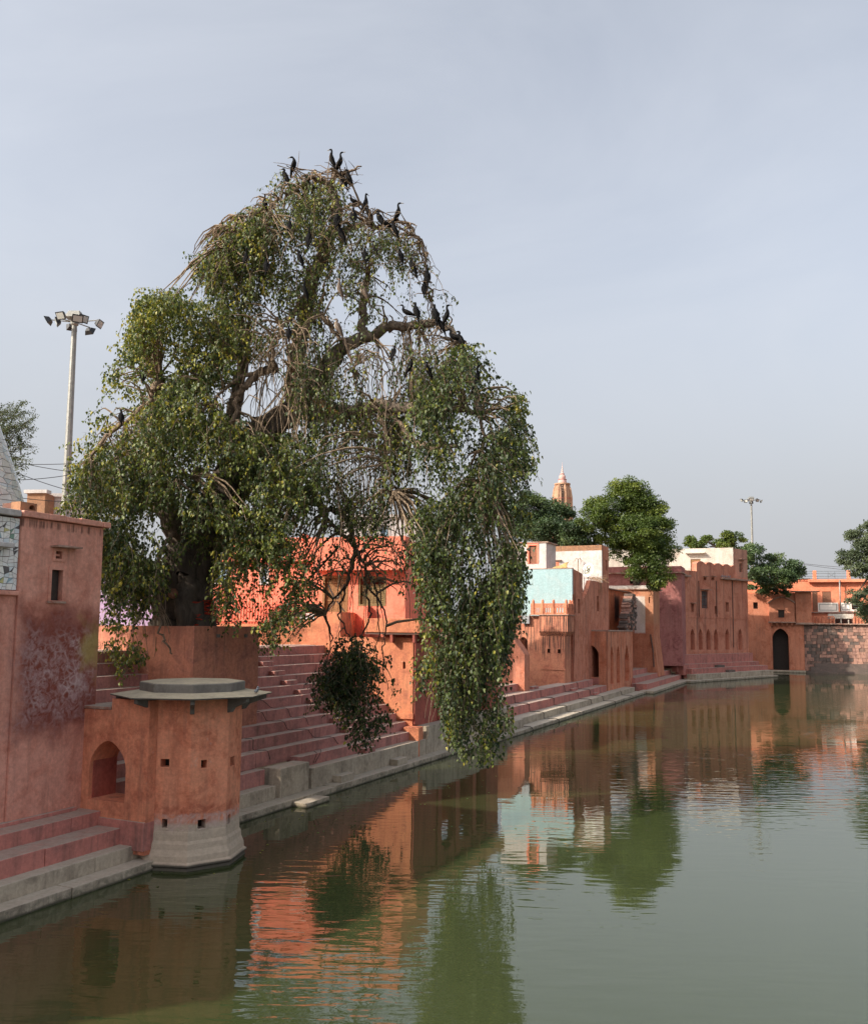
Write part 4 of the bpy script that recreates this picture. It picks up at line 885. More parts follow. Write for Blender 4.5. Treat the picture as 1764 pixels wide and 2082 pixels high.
# ---------------------------------------------------------------- far facade house
B4 = onz(1420, 1388, 0); B5 = onz(1575, 1377, 0); fd = (B5-B4)[:2]; fd /= np.linalg.norm(fd); fn = np.array([-fd[1], fd[0]])
FF = Fr(B4[:2]+fn*3.4, fd)
def z5(x, y): return (1341.6+x*.2394, 933.3+y*.2394)
def r5(fr, x0, y0, x1, y1, v=0.): a = z5(x0, y0); b = z5(x1, y1); return fr.rect(a[0], a[1], b[0], b[1], v)
def p5(fr, x, y, v=0.): return fr.px(*z5(x, y), v)
fh = thing('niche_house', 'tall pink facade with a row of seven pointed niches above the water', 'house', FF(2, 1, 2.4))
fu0, fu1 = p5(FF, 135, 1400)[0], p5(FF, 748, 1400)[0]; zl_ = p5(FF, 230, 945)[1]; zb_ = 1.5
nch = []
for a, b_ in ((182, 213), (257, 293), (327, 360), (392, 427), (458, 490), (553, 587), (665, 697)):
    q = r5(FF, a, 1443, b_, 1620); nch.append(arch(q[0], q[2], q[1], q[3], .75))
wins_ = [rct(*r5(FF, *q)) for q in ((350, 1120, 402, 1270), (262, 1232, 286, 1298), (462, 1250, 485, 1315), (556, 1217, 583, 1297), (367, 1005, 390, 1030), (434, 1005, 458, 1030))]
blind = rct(*r5(FF, 183, 1205, 207, 1275))
usc0, usc1 = p5(FF, 310, 900)[0], p5(FF, 635, 900)[0]; zs = p5(FF, 470, 905)[1]; amp = abs(p5(FF, 470, 882)[1]-zs)
top = [(fu0, zb_), (fu1, zb_), (fu1, p5(FF, 700, 1005)[1]), (usc1, p5(FF, 640, 1005)[1])]
n = 41
for i in range(n):
    f = i/(n-1); top.append((usc1+(usc0-usc1)*f, zs+amp*abs(math.cos(f*math.pi*4.5))**.7-.0))
top += [(usc0, zl_), (fu0, zl_)]
obj('wall', MB().plate(FF, top, nch+wins_+[blind], 0, .75), 'facade', fh)
for h in nch+[blind]: b = bbox(h); obj('niche', MB().box(FF, b[0]-.1, b[2]+.1, .62, .745, b[1]-.1, b[3]+.1), 'facade', fh)
FFl = Fr(FF(fu0, 18, 0), -FF.n); zlb = zl_
obj('wall', MB().plate(FFl, rct(-1, zb_, 18-.753, zl_-.01), (), 0, .4), 'purple', fh)  # tree shade on this side is put into the darker colour
obj('wall', MB().box(FF, fu1-.4, fu1-.002, .753, 18, zb_, p5(FF, 700, 1010)[1]), 'facade', fh)  # unseen depth lengthened so the house shades the gateway
obj('roof', MB().box(FF, fu0+.41, fu1-.41, .76, 18, zl_-1.0, zl_-.8), 'ledge', fh)
for h in wins_[:1]:
    b = bbox(h); w_ = obj('window', MB().plate(FF, rct(b[0]-.12, b[1]-.08, b[2]+.12, b[3]+.1), [rct(b[0]+.03, b[1]+.03, b[2]-.03, b[3]-.03)], -.03, .1), 'facade', fh)
    for i in range(5): a = b[0]+(b[2]-b[0])*(i+.5)/5; obj('bar', MB().box(FF, a-.03, a+.03, .1, .16, b[1], b[3]), 'rail_metal', w_)
    for i in range(1, 4): a = b[1]+(b[3]-b[1])*i/4; obj('bar', MB().box(FF, b[0], b[2], .17, .2, a-.04, a+.04), 'rail_metal', w_)
    obj('hood', MB().box(FF, b[0]-.25, b[2]+.25, -.5, -.003, b[3]+.12, b[3]+.22), 'ledge', w_)
for h in wins_: b = bbox(h); obj('shutter_or_shade', MB().box(FF, b[0]-.05, b[2]+.05, .752, .80, b[1]-.05, b[3]+.05), 'dark_wood_or_shade', fh)  # added dark sheets: shade of the window openings as colour
for h in wins_[1:]: b = bbox(h); obj('window', MB().plate(FF, rct(b[0]-.06, b[1]-.06, b[2]+.06, b[3]+.06), [rct(b[0]+.01, b[1]+.01, b[2]-.01, b[3]-.01)], -.03, .08), 'facade', fh)
for h in (wins_[1], wins_[4], wins_[5]): b = bbox(h); obj('hood', MB().box(FF, b[0]-.15, b[2]+.2, -.35, -.003, b[3]+.1, b[3]+.17), 'ledge', fh)
q = r5(FF, 505, 1012, 756, 1026); obj('ledge', MB().box(FF, q[0], q[2], -.55, -.003, q[1]-.1, q[1]+.15, j=.02), 'ledge', fh, bevel=.03)
q = r5(FF, 100, 978, 235, 990); obj('ledge', MB().box(FF, fu0-.3, q[2], -.5, -.003, q[1]-.1, q[1]+.12, j=.02), 'ledge', fh, bevel=.03)
q = r5(FF, 140, 1345, 748, 1352); obj('band', MB().box(FF, fu0, fu1, -.05, -.003, q[1], q[3]+.1), 'facade', fh)
for x in (325, 475, 610): a = p5(FF, x, 1100)[0]; obj('drain_pipe', MB().tube([FF(a, -.06, p5(FF, x, 1035)[1]), FF(a, -.06, p5(FF, x, 1340 if x != 610 else 1600)[1])], .06, 6), 'mortar', fh)
# its steps
fs_ = thing('stone_steps', 'red washed steps on grey stone below the seven niches', 'steps', FF(4, -2, 0))
for (v0, v1, z0, z1, x0, x1, mt) in ((-3.55, -2.2, -.6, .28, 300, 1000, 'step_grey'), (-2.9, -1.6, .0, .95, 345, 960, 'step_grey'), (-2.1, -.9, .4, 1.6, 310, 915, 'step_red'), (-1.35, -.2, .8, 2.15, 240, 840, 'step_red'), (-.7, .0, 1.2, p5(FF, 480, 1655, -.7)[1], 185, 790, 'step_red')):
    slabs(fs_, FF, p5(FF, x0, 1750, v0)[0]-1.2, p5(FF, x1, 1750, v0)[0], v0, v1, z0, z1, mt, 3, 6)
for x, y, k_ in ((490, 1705, -1.35), (580, 1760, -2.1)):
    a = p5(FF, x, y, k_)[0]; zz_ = 1.6 if k_ == -1.35 else .95; obj('small_step', MB().box(FF, a-.9, a+.9, k_-.5, k_-.01, zz_-.3, zz_+.3, j=.02), 'stone_dark', fs_, bevel=.03)
# white rooftop block
FWb = Fr(FF(p5(FF, 620, 850, 1.2)[0], 1.2, 0), (.93, -.37)); uz0 = p5(FWb, 60, 850)[0]; zwb = p5(FWb, 450, 756)[1]
wb = thing('rooftop_block', 'cream whitewashed rooftop room above the seven niche facade', 'house', FWb(-3, .5, zl_-1))
dr_ = rct(*r5(FWb, 258, 850, 343, 948)); 
obj('wall', MB().plate(FWb, rct(uz0-4, zl_-1.2, 0, zwb), [dr_], 0, .35), 'white_far', wb)
b = bbox(dr_); w_ = obj('door', MB().plate(FWb, rct(b[0]+.02, b[1], b[2]-.02, b[3]-.02), [rct(b[0]+.5, b[1]+.01, b[2]-.8, b[3]-.3)], .1, .18), 'wood', wb); obj('panel', MB().box(FWb, b[0]+.5, b[2]-.8, .2, .24, b[1], b[3]-.3), 'panel_white', w_)
q = r5(FWb, 215, 793, 385, 803); obj('hood', MB().box(FWb, q[0], q[2], -.8, -.003, q[1], q[1]+.14), 'white_far', wb)
FWr = Fr(FWb(0, 0, 0), fd); sd = p5(FWr, 740, 880)[0]
ws_ = rct(*r5(FWr, 672, 885, 698, 962))
MAT['sooty'] = plaster('stained parapet', (.44, .24, .17), (.36, .18, .13), stain=(.25, .13, .10), k=.6, streak=.8, black=.3, seed=35, streakc=(.07, .05, .045))
obj('wall', MB().plate(FWr, rct(.003, zl_-1.2, sd, p5(FWr, 690, 768)[1]), [ws_], .0, .35), 'sooty', wb)
b = bbox(ws_); obj('hood', MB().box(FWr, b[0]-.3, b[2]+.4, -.5, -.003, b[3]+.5, b[3]+.6), 'ledge', wb)
obj('wall', MB().box(FWr, sd-.35, sd-.002, .353, 6, zl_-1.2, zwb-.3), 'white_far', wb)
obj('roof', MB().box(FWb, uz0-4, -.02, .36, 6, zwb-.4, zwb-.2), 'white_far', wb)
for x in (522, 540, 556, 575, 590):
    uu_ = p5(FF, x, 1000, -.3)[0]; p_ = FF(uu_, -.3, q[1]); zz_ = r5(FF, 505, 1012, 756, 1026)[1]+.15
    o = thing('pigeon', 'pigeon resting in the row on the thin ledge of the seven niche facade', 'bird', (p_[0], p_[1], zz_+.012), 'pigeons on the far ledge'); pigeon_parts(o, 1.5)
eg = p5(FF, 190, 1612, .12); o = thing('egret', 'white bird standing in the first pointed niche', 'bird', FF(eg[0], .12, bbox(nch[0])[1])); MAT['egret'] = flat('white feathers', (.75, .73, .70), .7, .1)
oo = o.location; obj('body', MB().tube([(oo[0]-.18, oo[1], oo[2]+.28), (oo[0], oo[1], oo[2]+.34), (oo[0]+.14, oo[1], oo[2]+.46), (oo[0]+.12, oo[1], oo[2]+.62), (oo[0]+.2, oo[1], oo[2]+.72), (oo[0]+.34, oo[1], oo[2]+.70)], [.02, .1, .06, .03, .04, .008], 8), 'egret', o, smooth=True)
for d_ in (-.03, .03): obj('leg', MB().tube([(oo[0]+d_, oo[1], oo[2]+.28), (oo[0]+d_, oo[1], oo[2])], .012, 5), 'wire', o)

# ---------------------------------------------------------------- gateway and far side
FGt = Fr(onz(1600, 1367, 0)[:2], (.955, -.297))
gt = thing('arched_gateway', 'orange gateway with tall dark arch and bracketed window bay', 'gateway', FGt(0, .5, 0))
gl, gr = p5(FGt, 700, 1500)[0], p5(FGt, 1222, 1500)[0]; zg = p5(FGt, 900, 1140)[1]
q = r5(FGt, 956, 1440, 1094, 1778); ga = arch(q[0], q[2], .3, q[3], .35)
gw = rct(*r5(FGt, 790, 1217, 830, 1272))
obj('wall', MB().plate(FGt, rct(gl-3, -.5, gr, zg), [ga, gw], 0, .8), 'gate', gt)
obj('wall', MB().box(FGt, gl-3, gl-2.2, .803, 16, -.5, zg), 'gate', gt); obj('wall', MB().box(FGt, gr-.5, gr-.003, .803, 16, -.5, zg), 'gate', gt)
obj('wall', MB().box(FGt, gl-2.2, gr-.51, 15.5, 16, -.5, zg), 'gate', gt); obj('roof', MB().box(FGt, gl-2.2, gr-.51, .81, 15.49, zg-.6, zg-.3), 'gate', gt)
obj('pilaster', MB().box(FGt, p5(FGt, 925, 1500)[0], q[0]-.1, -.12, -.003, .4, p5(FGt, 925, 1400)[1]), 'gate', gt, bevel=.03)
obj('pilaster', MB().box(FGt, q[2]+.1, gr-.1, -.12, -.003, .4, p5(FGt, 1180, 1400)[1]), 'gate', gt, bevel=.03)
obj('door', MB().box(FGt, q[0]-.2, q[2]+.2, 2.2, 2.35, -.2, q[3]+.2), 'dark_wood_or_shade', gt)  # added dark sheet that paints the unlit passage
qw_ = bbox(gw); obj('shutter_or_shade', MB().box(FGt, qw_[0]-.05, qw_[2]+.05, .6, .68, qw_[1]-.05, qw_[3]+.05), 'dark_wood_or_shade', gt)  # dark sheet paints the shade inside the opening
qb = r5(FGt, 925, 1215, 1140, 1382, -.7); qw = rct(*r5(FGt, 1002, 1282, 1055, 1347, -.7))
n = 13; hood = [(qb[2]+.1-(qb[2]-qb[0]+.2)*i/(n-1), qb[3]-.1+.9*math.sin(math.pi*i/(n-1))) for i in range(n)]
obj('bay', MB().plate(FGt, [(qb[0], qb[1]), (qb[2], qb[1]), (qb[2], qb[3]-.1)]+[(p[0], p[1]-.15) for p in hood[1:-1]]+[(qb[0], qb[3]-.1)], [qw], -.7, -.45), 'gate', gt)
b = bbox(qw); obj('shutter_or_shade', MB().box(FGt, b[0]-.05, b[2]+.05, -.44, -.38, b[1]-.05, b[3]+.05), 'dark_wood_or_shade', gt)  # bay window's inner shade, painted on an added dark sheet
for a in (qb[0], qb[2]-.2): obj('bay', MB().box(FGt, a, a+.2, -.448, -.003, qb[1], qb[3]-.2), 'gate', gt)
m = MB()
for i in range(n-1): m.box(FGt, 0, 0, 0, 0, 0, 0) if False else m.hexa([FGt(hood[i+1][0], -.95, hood[i+1][1]-.1), FGt(hood[i][0], -.95, hood[i][1]-.1), FGt(hood[i][0], -.0, hood[i][1]-.1), FGt(hood[i+1][0], -.0, hood[i+1][1]-.1), FGt(hood[i+1][0], -.95, hood[i+1][1]+.1), FGt(hood[i][0], -.95, hood[i][1]+.1), FGt(hood[i][0], -.0, hood[i][1]+.1), FGt(hood[i+1][0], -.0, hood[i+1][1]+.1)])
obj('hood', m, 'ledge', gt)
obj('bay_floor', MB().box(FGt, qb[0]-.15, qb[2]+.15, -.85, -.003, qb[1]-.18, qb[1]-.002), 'ledge', gt, bevel=.03)
for i in range(5): a = qb[0]+.2+(qb[2]-qb[0]-.7)*i/4; obj('bracket', MB().plate(Fr(FGt(a, 0, 0), -FGt.n), [(0, qb[1]-.9), (.25, qb[1]-.75), (.65, qb[1]-.4), (.65, qb[1]-.19), (0, qb[1]-.19)], (), 0, .28), 'gate', gt)
obj('sill_step', MB().box(FGt, gl-2, gr+.0, -1.4, -.13, -.6, .32, j=.02), 'step_grey', gt, bevel=.04)
vm = p5(FGt, 1147, 1467); obj('vent', MB().tube([FGt(vm[0], -.06, vm[1]), FGt(vm[0], .2, vm[1])], .16, 8), 'lamp_black', gt)
# right pier of gateway
qp = r5(FGt, 1150, 1130, 1285, 1390, -.5)
obj('pier', MB().box(FGt, qp[0], qp[2], -.5, -.004 if qp[2] < gr else -.13, qp[1], qp[3]), 'gate', gt, bevel=.03)
obj('eaves', MB().box(FGt, qp[0]-.6, qp[2]+1.2, -1.2, .5, qp[3]+.003, qp[3]+.14, j=.03), 'ledge', gt, bevel=.02)
obj('ledge', MB().box(FGt, qp[0]-.1, qp[2]+.2, -.7, -.003, qp[1]-.3, qp[1]-.002), 'ledge', gt, bevel=.02)

def z7(x, y): return (1575+x*.15415, 1079+y*.15415)
def r7(fr, x0, y0, x1, y1, v=0.): a = z7(x0, y0); b = z7(x1, y1); return fr.rect(a[0], a[1], b[0], b[1], v)
def p7(fr, x, y, v=0.): return fr.px(*z7(x, y), v)
FR_ = Fr(FGt(0, .4, 0), FGt.u)
sw_ = thing('stone_wall', 'black stained wall of rough stone blocks rising from the far water', 'wall', FR_(gr+4, .5, 0))
wl, wr = gr+.01, gr+24; ztw = p7(FR_, 800, 1240)[1]
obj('core', MB().box(FR_, wl, wr, .3, 2.5, -.6, ztw-.02), 'mortar', sw_)
zc = .3; nblk = 0; row = 0
while zc < ztw-.1:
    h = random.uniform(.44, .58); h = min(h, ztw-zc); u = wl+.02+random.uniform(-.4, 0)
    lean = .28*(1-(zc/ztw))
    while u < p7(FR_, 1235, 1500)[0]+.3 and nblk < 296:
        w_ = random.uniform(.4, .95); xr = (u-wl)/(p7(FR_, 1226, 1500)[0]-wl)
        dn = math.sin(u*1.3+zc*.9)*.25+math.sin(u*.5-zc*1.7)*.2; dark = random.random() < ((.72 if .10 < xr < .46 else .30 if xr < .7 else .05)+dn*(xr < .7))
        obj('block', MB().box(FR_, max(u, wl)+.02, u+w_-.02, -.02-lean+random.uniform(-.07, .07), .31, zc+.015, zc+h-.015, j=.02), ('stone_dark' if random.random() < .7 else 'stone_mid') if dark else ('stone_mid' if random.random() < (.35 if xr < .75 else .12) else 'stone'), sw_); nblk += 1
        u += w_
    zc += h
u = p7(FR_, 1235, 1500)[0]+.3
obj('block', MB().box(FR_, u, wr, -.05, .31, .3, ztw-.02), 'stone', sw_)
for i, (v0, z1) in enumerate(((-1.6, .3), (-1.1, .95), (-.65, 1.5))): slabs(sw_, FR_, wl+.1+i*.6, wr, v0, -.25, -.5, z1, 'stone_dark', 3, 6, name='step')
obj('ledge', MB().box(FR_, wl-.5, wr, -.5, 1.0, ztw, ztw+.18, j=.02), 'ledge', sw_, bevel=.03)
# terrace balustrade
FB3 = Fr(FR_(0, -.2, 0), FGt.u)
br = thing('terrace_balustrade', 'low orange balustrade on top of the black stained stone wall', 'balustrade', FB3(gr+3, 0, ztw+.18))
zb0, zb1 = ztw+.18, p7(FB3, 640, 1128)[1]
def bal(a, b_):
    obj('rail', MB().box(FB3, a, b_, -.1, .12, zb1-.16, zb1), 'balust', br)
    n = max(2, int((b_-a)/.42))
    for i in range(n+1): c_ = a+(b_-a)*i/n; obj('baluster', MB().box(FB3, c_-.09, c_+.09, -.06, .08, zb0, zb1-.165), 'balust', br)
bal(p7(FB3, 505, 1180)[0], p7(FB3, 628, 1180)[0]); bal(p7(FB3, 645, 1180)[0], p7(FB3, 780, 1180)[0]); bal(p7(FB3, 1040, 1180)[0], p7(FB3, 1500, 1180)[0])
qh = r7(FR_, 790, 1095, 1035, 1215, .6)
aw = thing('awning_stall', 'low stall with pale slab awning behind the stone wall', 'stall', FR_((qh[0]+qh[2])/2, 1, zb0))
zsl = p7(FR_, 900, 1160, .2)[1]
obj('awning', MB().box(FR_, p7(FR_, 705, 1130, .3)[0], qh[2], .3, 1.6, zsl, zsl+.75, j=.02), 'white_far', aw)
for x in (785, 870, 968, 1035): a = p7(FR_, x, 1190, .6)[0]; obj('post', MB().box(FR_, a-.08, a+.08, .5, .66, zb0, zsl-.003), 'white_far', aw)
obj('back', MB().box(FR_, qh[0], qh[2], 2.2, 2.3, zb0, zsl+.6), 'mortar', aw)
# arcade house
FH3 = Fr(FGt(0, 4.0, 0), FGt.u)
hz0, hz1 = zb0-1, p7(FH3, 800, 640)[1]; ha, hb = p7(FH3, 475, 850)[0], p7(FH3, 475, 850)[0]+22
az = thing('railed_house', 'orange house with white wall panels and grey roof railing across the water', 'house', FH3(ha+4, 1, zb0))
hw = [rct(*r7(FH3, 625, 802, 742, 952)), rct(*r7(FH3, 1015, 936, 1170, 1040))]
shell(az, FH3, ha, hb, 6, hz0, hz1, 'farhouse', hw)
b = bbox(hw[0]); obj('shutter_or_shade', MB().box(FH3, b[0], b[2], .08, .14, b[1], b[3]), 'clay', az)
b = bbox(hw[1]); 
for i in range(1, 4): a = b[1]+(b[3]-b[1])*i/4; obj('bar', MB().box(FH3, b[0], b[2], .1, .14, a-.03, a+.03), 'rail_metal', az)
q = r7(FH3, 460, 640, 1300, 678, -.6); obj('cornice', MB().box(FH3, ha-.4, hb, -.8, -.003, q[1], q[3]), 'farhouse', az, bevel=.02)
for (x0, y0, x1, y1) in ((565, 950, 835, 1070), (860, 950, 1010, 1065)):
    q = r7(FH3, x0, y0, x1, y1); p_ = obj('panel', MB().box(FH3, q[0], q[2], -.06, -.003, q[1], q[3]), 'panel_white', az)
    i_ = .22; obj('line', MB().plate(FH3, rct(q[0]+i_, q[1]+i_, q[2]-i_, q[3]-i_), [rct(q[0]+i_+.07, q[1]+i_+.07, q[2]-i_-.07, q[3]-i_-.07)], -.075, -.062), 'panel_line', p_)
q = r7(FH3, 1010, 1040, 1180, 1065); obj('panel', MB().box(FH3, q[0], q[2]+1, -.05, -.004, q[1], q[3]), 'panel_white', az)
q = r7(FH3, 500, 1068, 1200, 1080); obj('ledge', MB().box(FH3, ha, hb, -.4, -.003, q[1]-.1, q[1]+.1), 'ledge', az)
a = p7(FH3, 845, 800)[0]; obj('drain_pipe', MB().tube([FH3(a, -.9, hz1-.2), FH3(a, -.9, p7(FH3, 845, 1070)[1])], .1, 8), 'metal', az, smooth=True)
q = r7(FH3, 495, 805, 558, 1060); obj('door', MB().box(FH3, q[0], q[2], -.05, -.003, q[1], q[3]), 'clay', az)
zr1 = p7(FH3, 700, 535)[1]; pr_ = None
posts = [p7(FH3, x, 580, -.3)[0] for x in (521, 970)]; step = posts[1]-posts[0]; posts = [posts[0]-step, *posts, posts[1]+step, posts[1]+2*step]
for a in posts: obj('post', MB().box(FH3, a-.26, a+.26, -.5, .0, hz1+.003, zr1+.1), 'farhouse', az, bevel=.02)
for a0, a1 in zip(posts, posts[1:]):
    for f in (.1, .35, .72, .98): obj('rail', MB().box(FH3, a0+.26, a1-.26, -.28, -.22, hz1+(zr1-hz1)*f-.035, hz1+(zr1-hz1)*f+.035), 'rail_metal', az)
    mid_ = (a0+a1)/2
    for d_ in (-.5, .5): obj('bar', MB().box(FH3, mid_+d_-.03, mid_+d_+.03, -.29, -.21, hz1+.1, zr1-.1), 'rail_metal', az)
    for sg in (-1, 1): obj('brace', MB().tube([FH3(mid_-.48, -.25, (hz1+zr1)/2-sg*.3), FH3(mid_+.48, -.25, (hz1+zr1)/2+sg*.3)], .03, 5), 'rail_metal', az)
# link wall between gateway and railed house
lk = thing('linking_wall', 'low orange wall under branches joining gateway and railed house', 'wall', FH3(ha-5, 0, 5))
obj('wall', MB().box(FH3, ha-12, ha-.01, .2, .7, 3, p7(FH3, 380, 640)[1]), 'farhouse', lk); obj('coping', MB().box(FH3, ha-12, ha-.01, .1, .8, p7(FH3, 380, 640)[1], p7(FH3, 380, 640)[1]+.15), 'ledge', lk)

# ---------------------------------------------------------------- temple spire, houses behind
sp = at(1143, 1020, 190); 
ts = thing('temple_spire', 'buff ribbed temple spire with ringed finial above the trees', 'temple', (sp[0], sp[1], 6))
def zs_(y): return at(1143, y, 190)[2]
kpx = 190/1770*1.0
prof_ = [(21*kpx, 6.0), (20.5*kpx, zs_(1030)), (20*kpx, zs_(1010)), (17.5*kpx, zs_(995)), (13.5*kpx, zs_(985.5))]
n = 12
vsr = []
m = MB().lathe((sp[0], sp[1], 0), prof_, 16, .2); obj('tower', m, 'spire', ts)
for j in range(8):
    a = .2+j*math.pi/4; P = [(sp[0]+(r*1.0)*math.cos(a), sp[1]+r*math.sin(a), z) for r, z in prof_]; obj('rib', MB().tube(P, .22, 5), 'spire', ts)
obj('band', MB().lathe((sp[0], sp[1], 0), [(20.9*kpx, zs_(1016)), (20.9*kpx, zs_(1014))], 16, .2), 'spire_band', ts)
obj('disc', MB().lathe((sp[0], sp[1], 0), [(16.5*kpx, zs_(986.4)), (16.5*kpx, zs_(983.5))], 24), 'spire', ts)
MAT['finial'] = flat('pink finial paint', (.60, .40, .36), .8, .12, 2)
obj('finial', MB().lathe((sp[0], sp[1], 0), [(8.5*kpx, zs_(983.4)), (8.5*kpx, zs_(977)), (6*kpx, zs_(974)), (7*kpx, zs_(970)), (6.2*kpx, zs_(967.5)), (3.5*kpx, zs_(965)), (4.3*kpx, zs_(963)), (2*kpx, zs_(961)), (1.8*kpx, zs_(957)), (.4*kpx, zs_(947)), (.15*kpx, zs_(939))], 16), 'finial', ts)
for y in (975, 968.5, 964): obj('ring', MB().lathe((sp[0], sp[1], 0), [(8.8*kpx*(1 if y > 970 else .75 if y > 966 else .5), zs_(y+.6)), (8.8*kpx*(1 if y > 970 else .75 if y > 966 else .5), zs_(y-.4))], 16), 'spire_band', ts)
for sx in (-3, 3): obj('ladder_rail', MB().tube([(sp[0]-3*kpx+sx*.6*kpx, sp[1]-21*kpx, zs_(1030)), (sp[0]-3*kpx+sx*.6*kpx, sp[1]-20.5*kpx, zs_(1005)), (sp[0]-3*kpx+sx*.6*kpx, sp[1]-13.6*kpx, zs_(985))], .08, 5), 'wire', ts)
for i in range(9): f = i/8; rr = 21*kpx-(7.0*kpx)*max(0, (f-.55)/.45)**1.3; obj('rung', MB().tube([(sp[0]-4.8*kpx, sp[1]-rr, zs_(1028-42*f)), (sp[0]-1.2*kpx, sp[1]-rr, zs_(1028-42*f))], .06, 4), 'wire', ts)

def bg_house(name, label, x0, x1, ytop, Y, depth, mat, wins, dirx=(1, -.05), z0=5):
    f = Fr(at((x0+x1)/2, 1200, Y)[:2], dirx); a, b = f.px(x0, 1200)[0], f.px(x1, 1200)[0]; zt = f.px((x0+x1)/2, ytop)[1]
    h = thing(name, label, 'house', f((a+b)/2, 1, z0)); hs = [rct(*f.rect(*w)) for w in wins]
    shell(h, f, a, b, depth, z0, zt, mat, hs); 
    for q in hs:
        b_ = bbox(q); w_ = obj('window', MB().plate(f, rct(b_[0]-.1, b_[1]-.1, b_[2]+.1, b_[3]+.1), [rct(b_[0]+.06, b_[1]+.06, b_[2]-.06, b_[3]-.06)], -.04, .1), 'white', h); obj('pane', MB().box(f, b_[0], b_[2], .14, .18, b_[1], b_[3]), 'glass_blue', w_)
    obj('coping', MB().box(f, a-.15, b+.15, -.15, .4, zt, zt+.2), 'white', h); return h
bg_house('back_house', 'whitewashed house with blue windows seen through the hanging twigs', 690, 860, 1052, 62, 8, 'white', [(735, 1072, 748, 1092), (772, 1066, 790, 1094)])
bg_house('lavender_house', 'lavender painted house glimpsed behind the old tree trunk', 205, 330, 1165, 47, 6, 'lavender', [(225, 1190, 240, 1215)])
bg_house('brick_house', 'buff brick house corner behind the plain pink house roof', 45, 82, 1003, 52, 5, 'brick', [], (1, -.1))
bg_house('pale_house', 'blotchy white house with dark parapet beside the buff brick house', 82.6, 135, 1010, 53, 5, 'white', [], (1, .12))
# shrine bench and pot by the trunk
cbx = at(355, 1240, 38.5)
cs = thing('clay_shrine', 'small red brick altar with stone shelf beside the tree trunk', 'altar', (cbx[0], cbx[1], PLZ-.12))
FCs = Fr(at(340, 1240, 37.2)[:2], (1, -.1))
q = FCs.rect(330, 1202, 352, 1222); obj('body', MB().box(FCs, q[0], q[2], 0, .5, PLZ-.2, q[3]), 'clay', cs, bevel=.01); obj('shelf', MB().box(FCs, q[0]-.08, q[2]+.08, -.08, .55, q[3], q[3]+.07), 'ledge', cs, bevel=.01)
# ---------------------------------------------------------------- foliage tools
def leaf_mat(name, stops, rough=.42, trans=.28, spec=.45):
    t = NT(name); a = t.n('ShaderNodeAttribute'); a.attribute_name = 'tone'
    col = t.ramp(a.outputs['Fac'], *stops)
    b = t.n('ShaderNodeBsdfPrincipled'); t.l(col, b.inputs['Base Color']); b.inputs['Roughness'].default_value = rough; b.inputs['Specular IOR Level'].default_value = spec
    tr = t.n('ShaderNodeBsdfTranslucent'); t.l(t.mix(.5, col, t.mix(1., col, (1.6, 1.5, .5), 'MULTIPLY')), tr.inputs['Color'])
    ms_ = t.n('ShaderNodeMixShader'); ms_.inputs[0].default_value = trans; t.l(b.outputs[0], ms_.inputs[1]); t.l(tr.outputs[0], ms_.inputs[2]); t.l(ms_.outputs[0], t.out.inputs[0])
    return t.m
MAT['peepal'] = leaf_mat('peepal leaf', ((0, (.022, .037, .017)), (.45, (.066, .096, .030)), (.8, (.160, .190, .038)), (1, (.38, .33, .05))), .45, .30, .32)
MAT['neem'] = leaf_mat('bright leaf', ((0, (.038, .066, .018)), (.5, (.085, .13, .026)), (1, (.19, .23, .036))), .5, .35)
MAT['darkleaf'] = leaf_mat('dark leaf', ((0, (.030, .056, .026)), (.5, (.058, .098, .040)), (1, (.12, .17, .055))), .5, .25)
MAT['paleleaf'] = leaf_mat('grey green leaf', ((0, (.050, .072, .040)), (.5, (.095, .125, .066)), (1, (.16, .19, .10))), .55, .3)
def bark(name, c1, c2, k=1.):
    t = NT(name); col = t.mix(t.ramp(t.noise(t.map((3*k, 3*k, .8*k)), 1, 8, .65, .6), (.35, 0), (.65, 1)), c1, c2)
    return t.finish(col, .9, t.noise(t.map((6*k, 6*k, 1.5*k)), 1, 8, .7, .5), .9, .08, .1)
MAT['bark'] = bark('grey brown bark', (.065, .052, .043), (.135, .11, .088))
MAT['limb'] = bark('pale limb bark', (.17, .125, .09), (.28, .21, .155), 2)
MAT['limb_mid'] = bark('grey tan limb bark', (.105, .083, .066), (.20, .162, .125), 1.5)
MAT['twig'] = bark('tan hanging twigs', (.20, .145, .10), (.31, .235, .165), 3)
MAT['bark_far'] = bark('brown far bark', (.07, .055, .042), (.12, .095, .07))

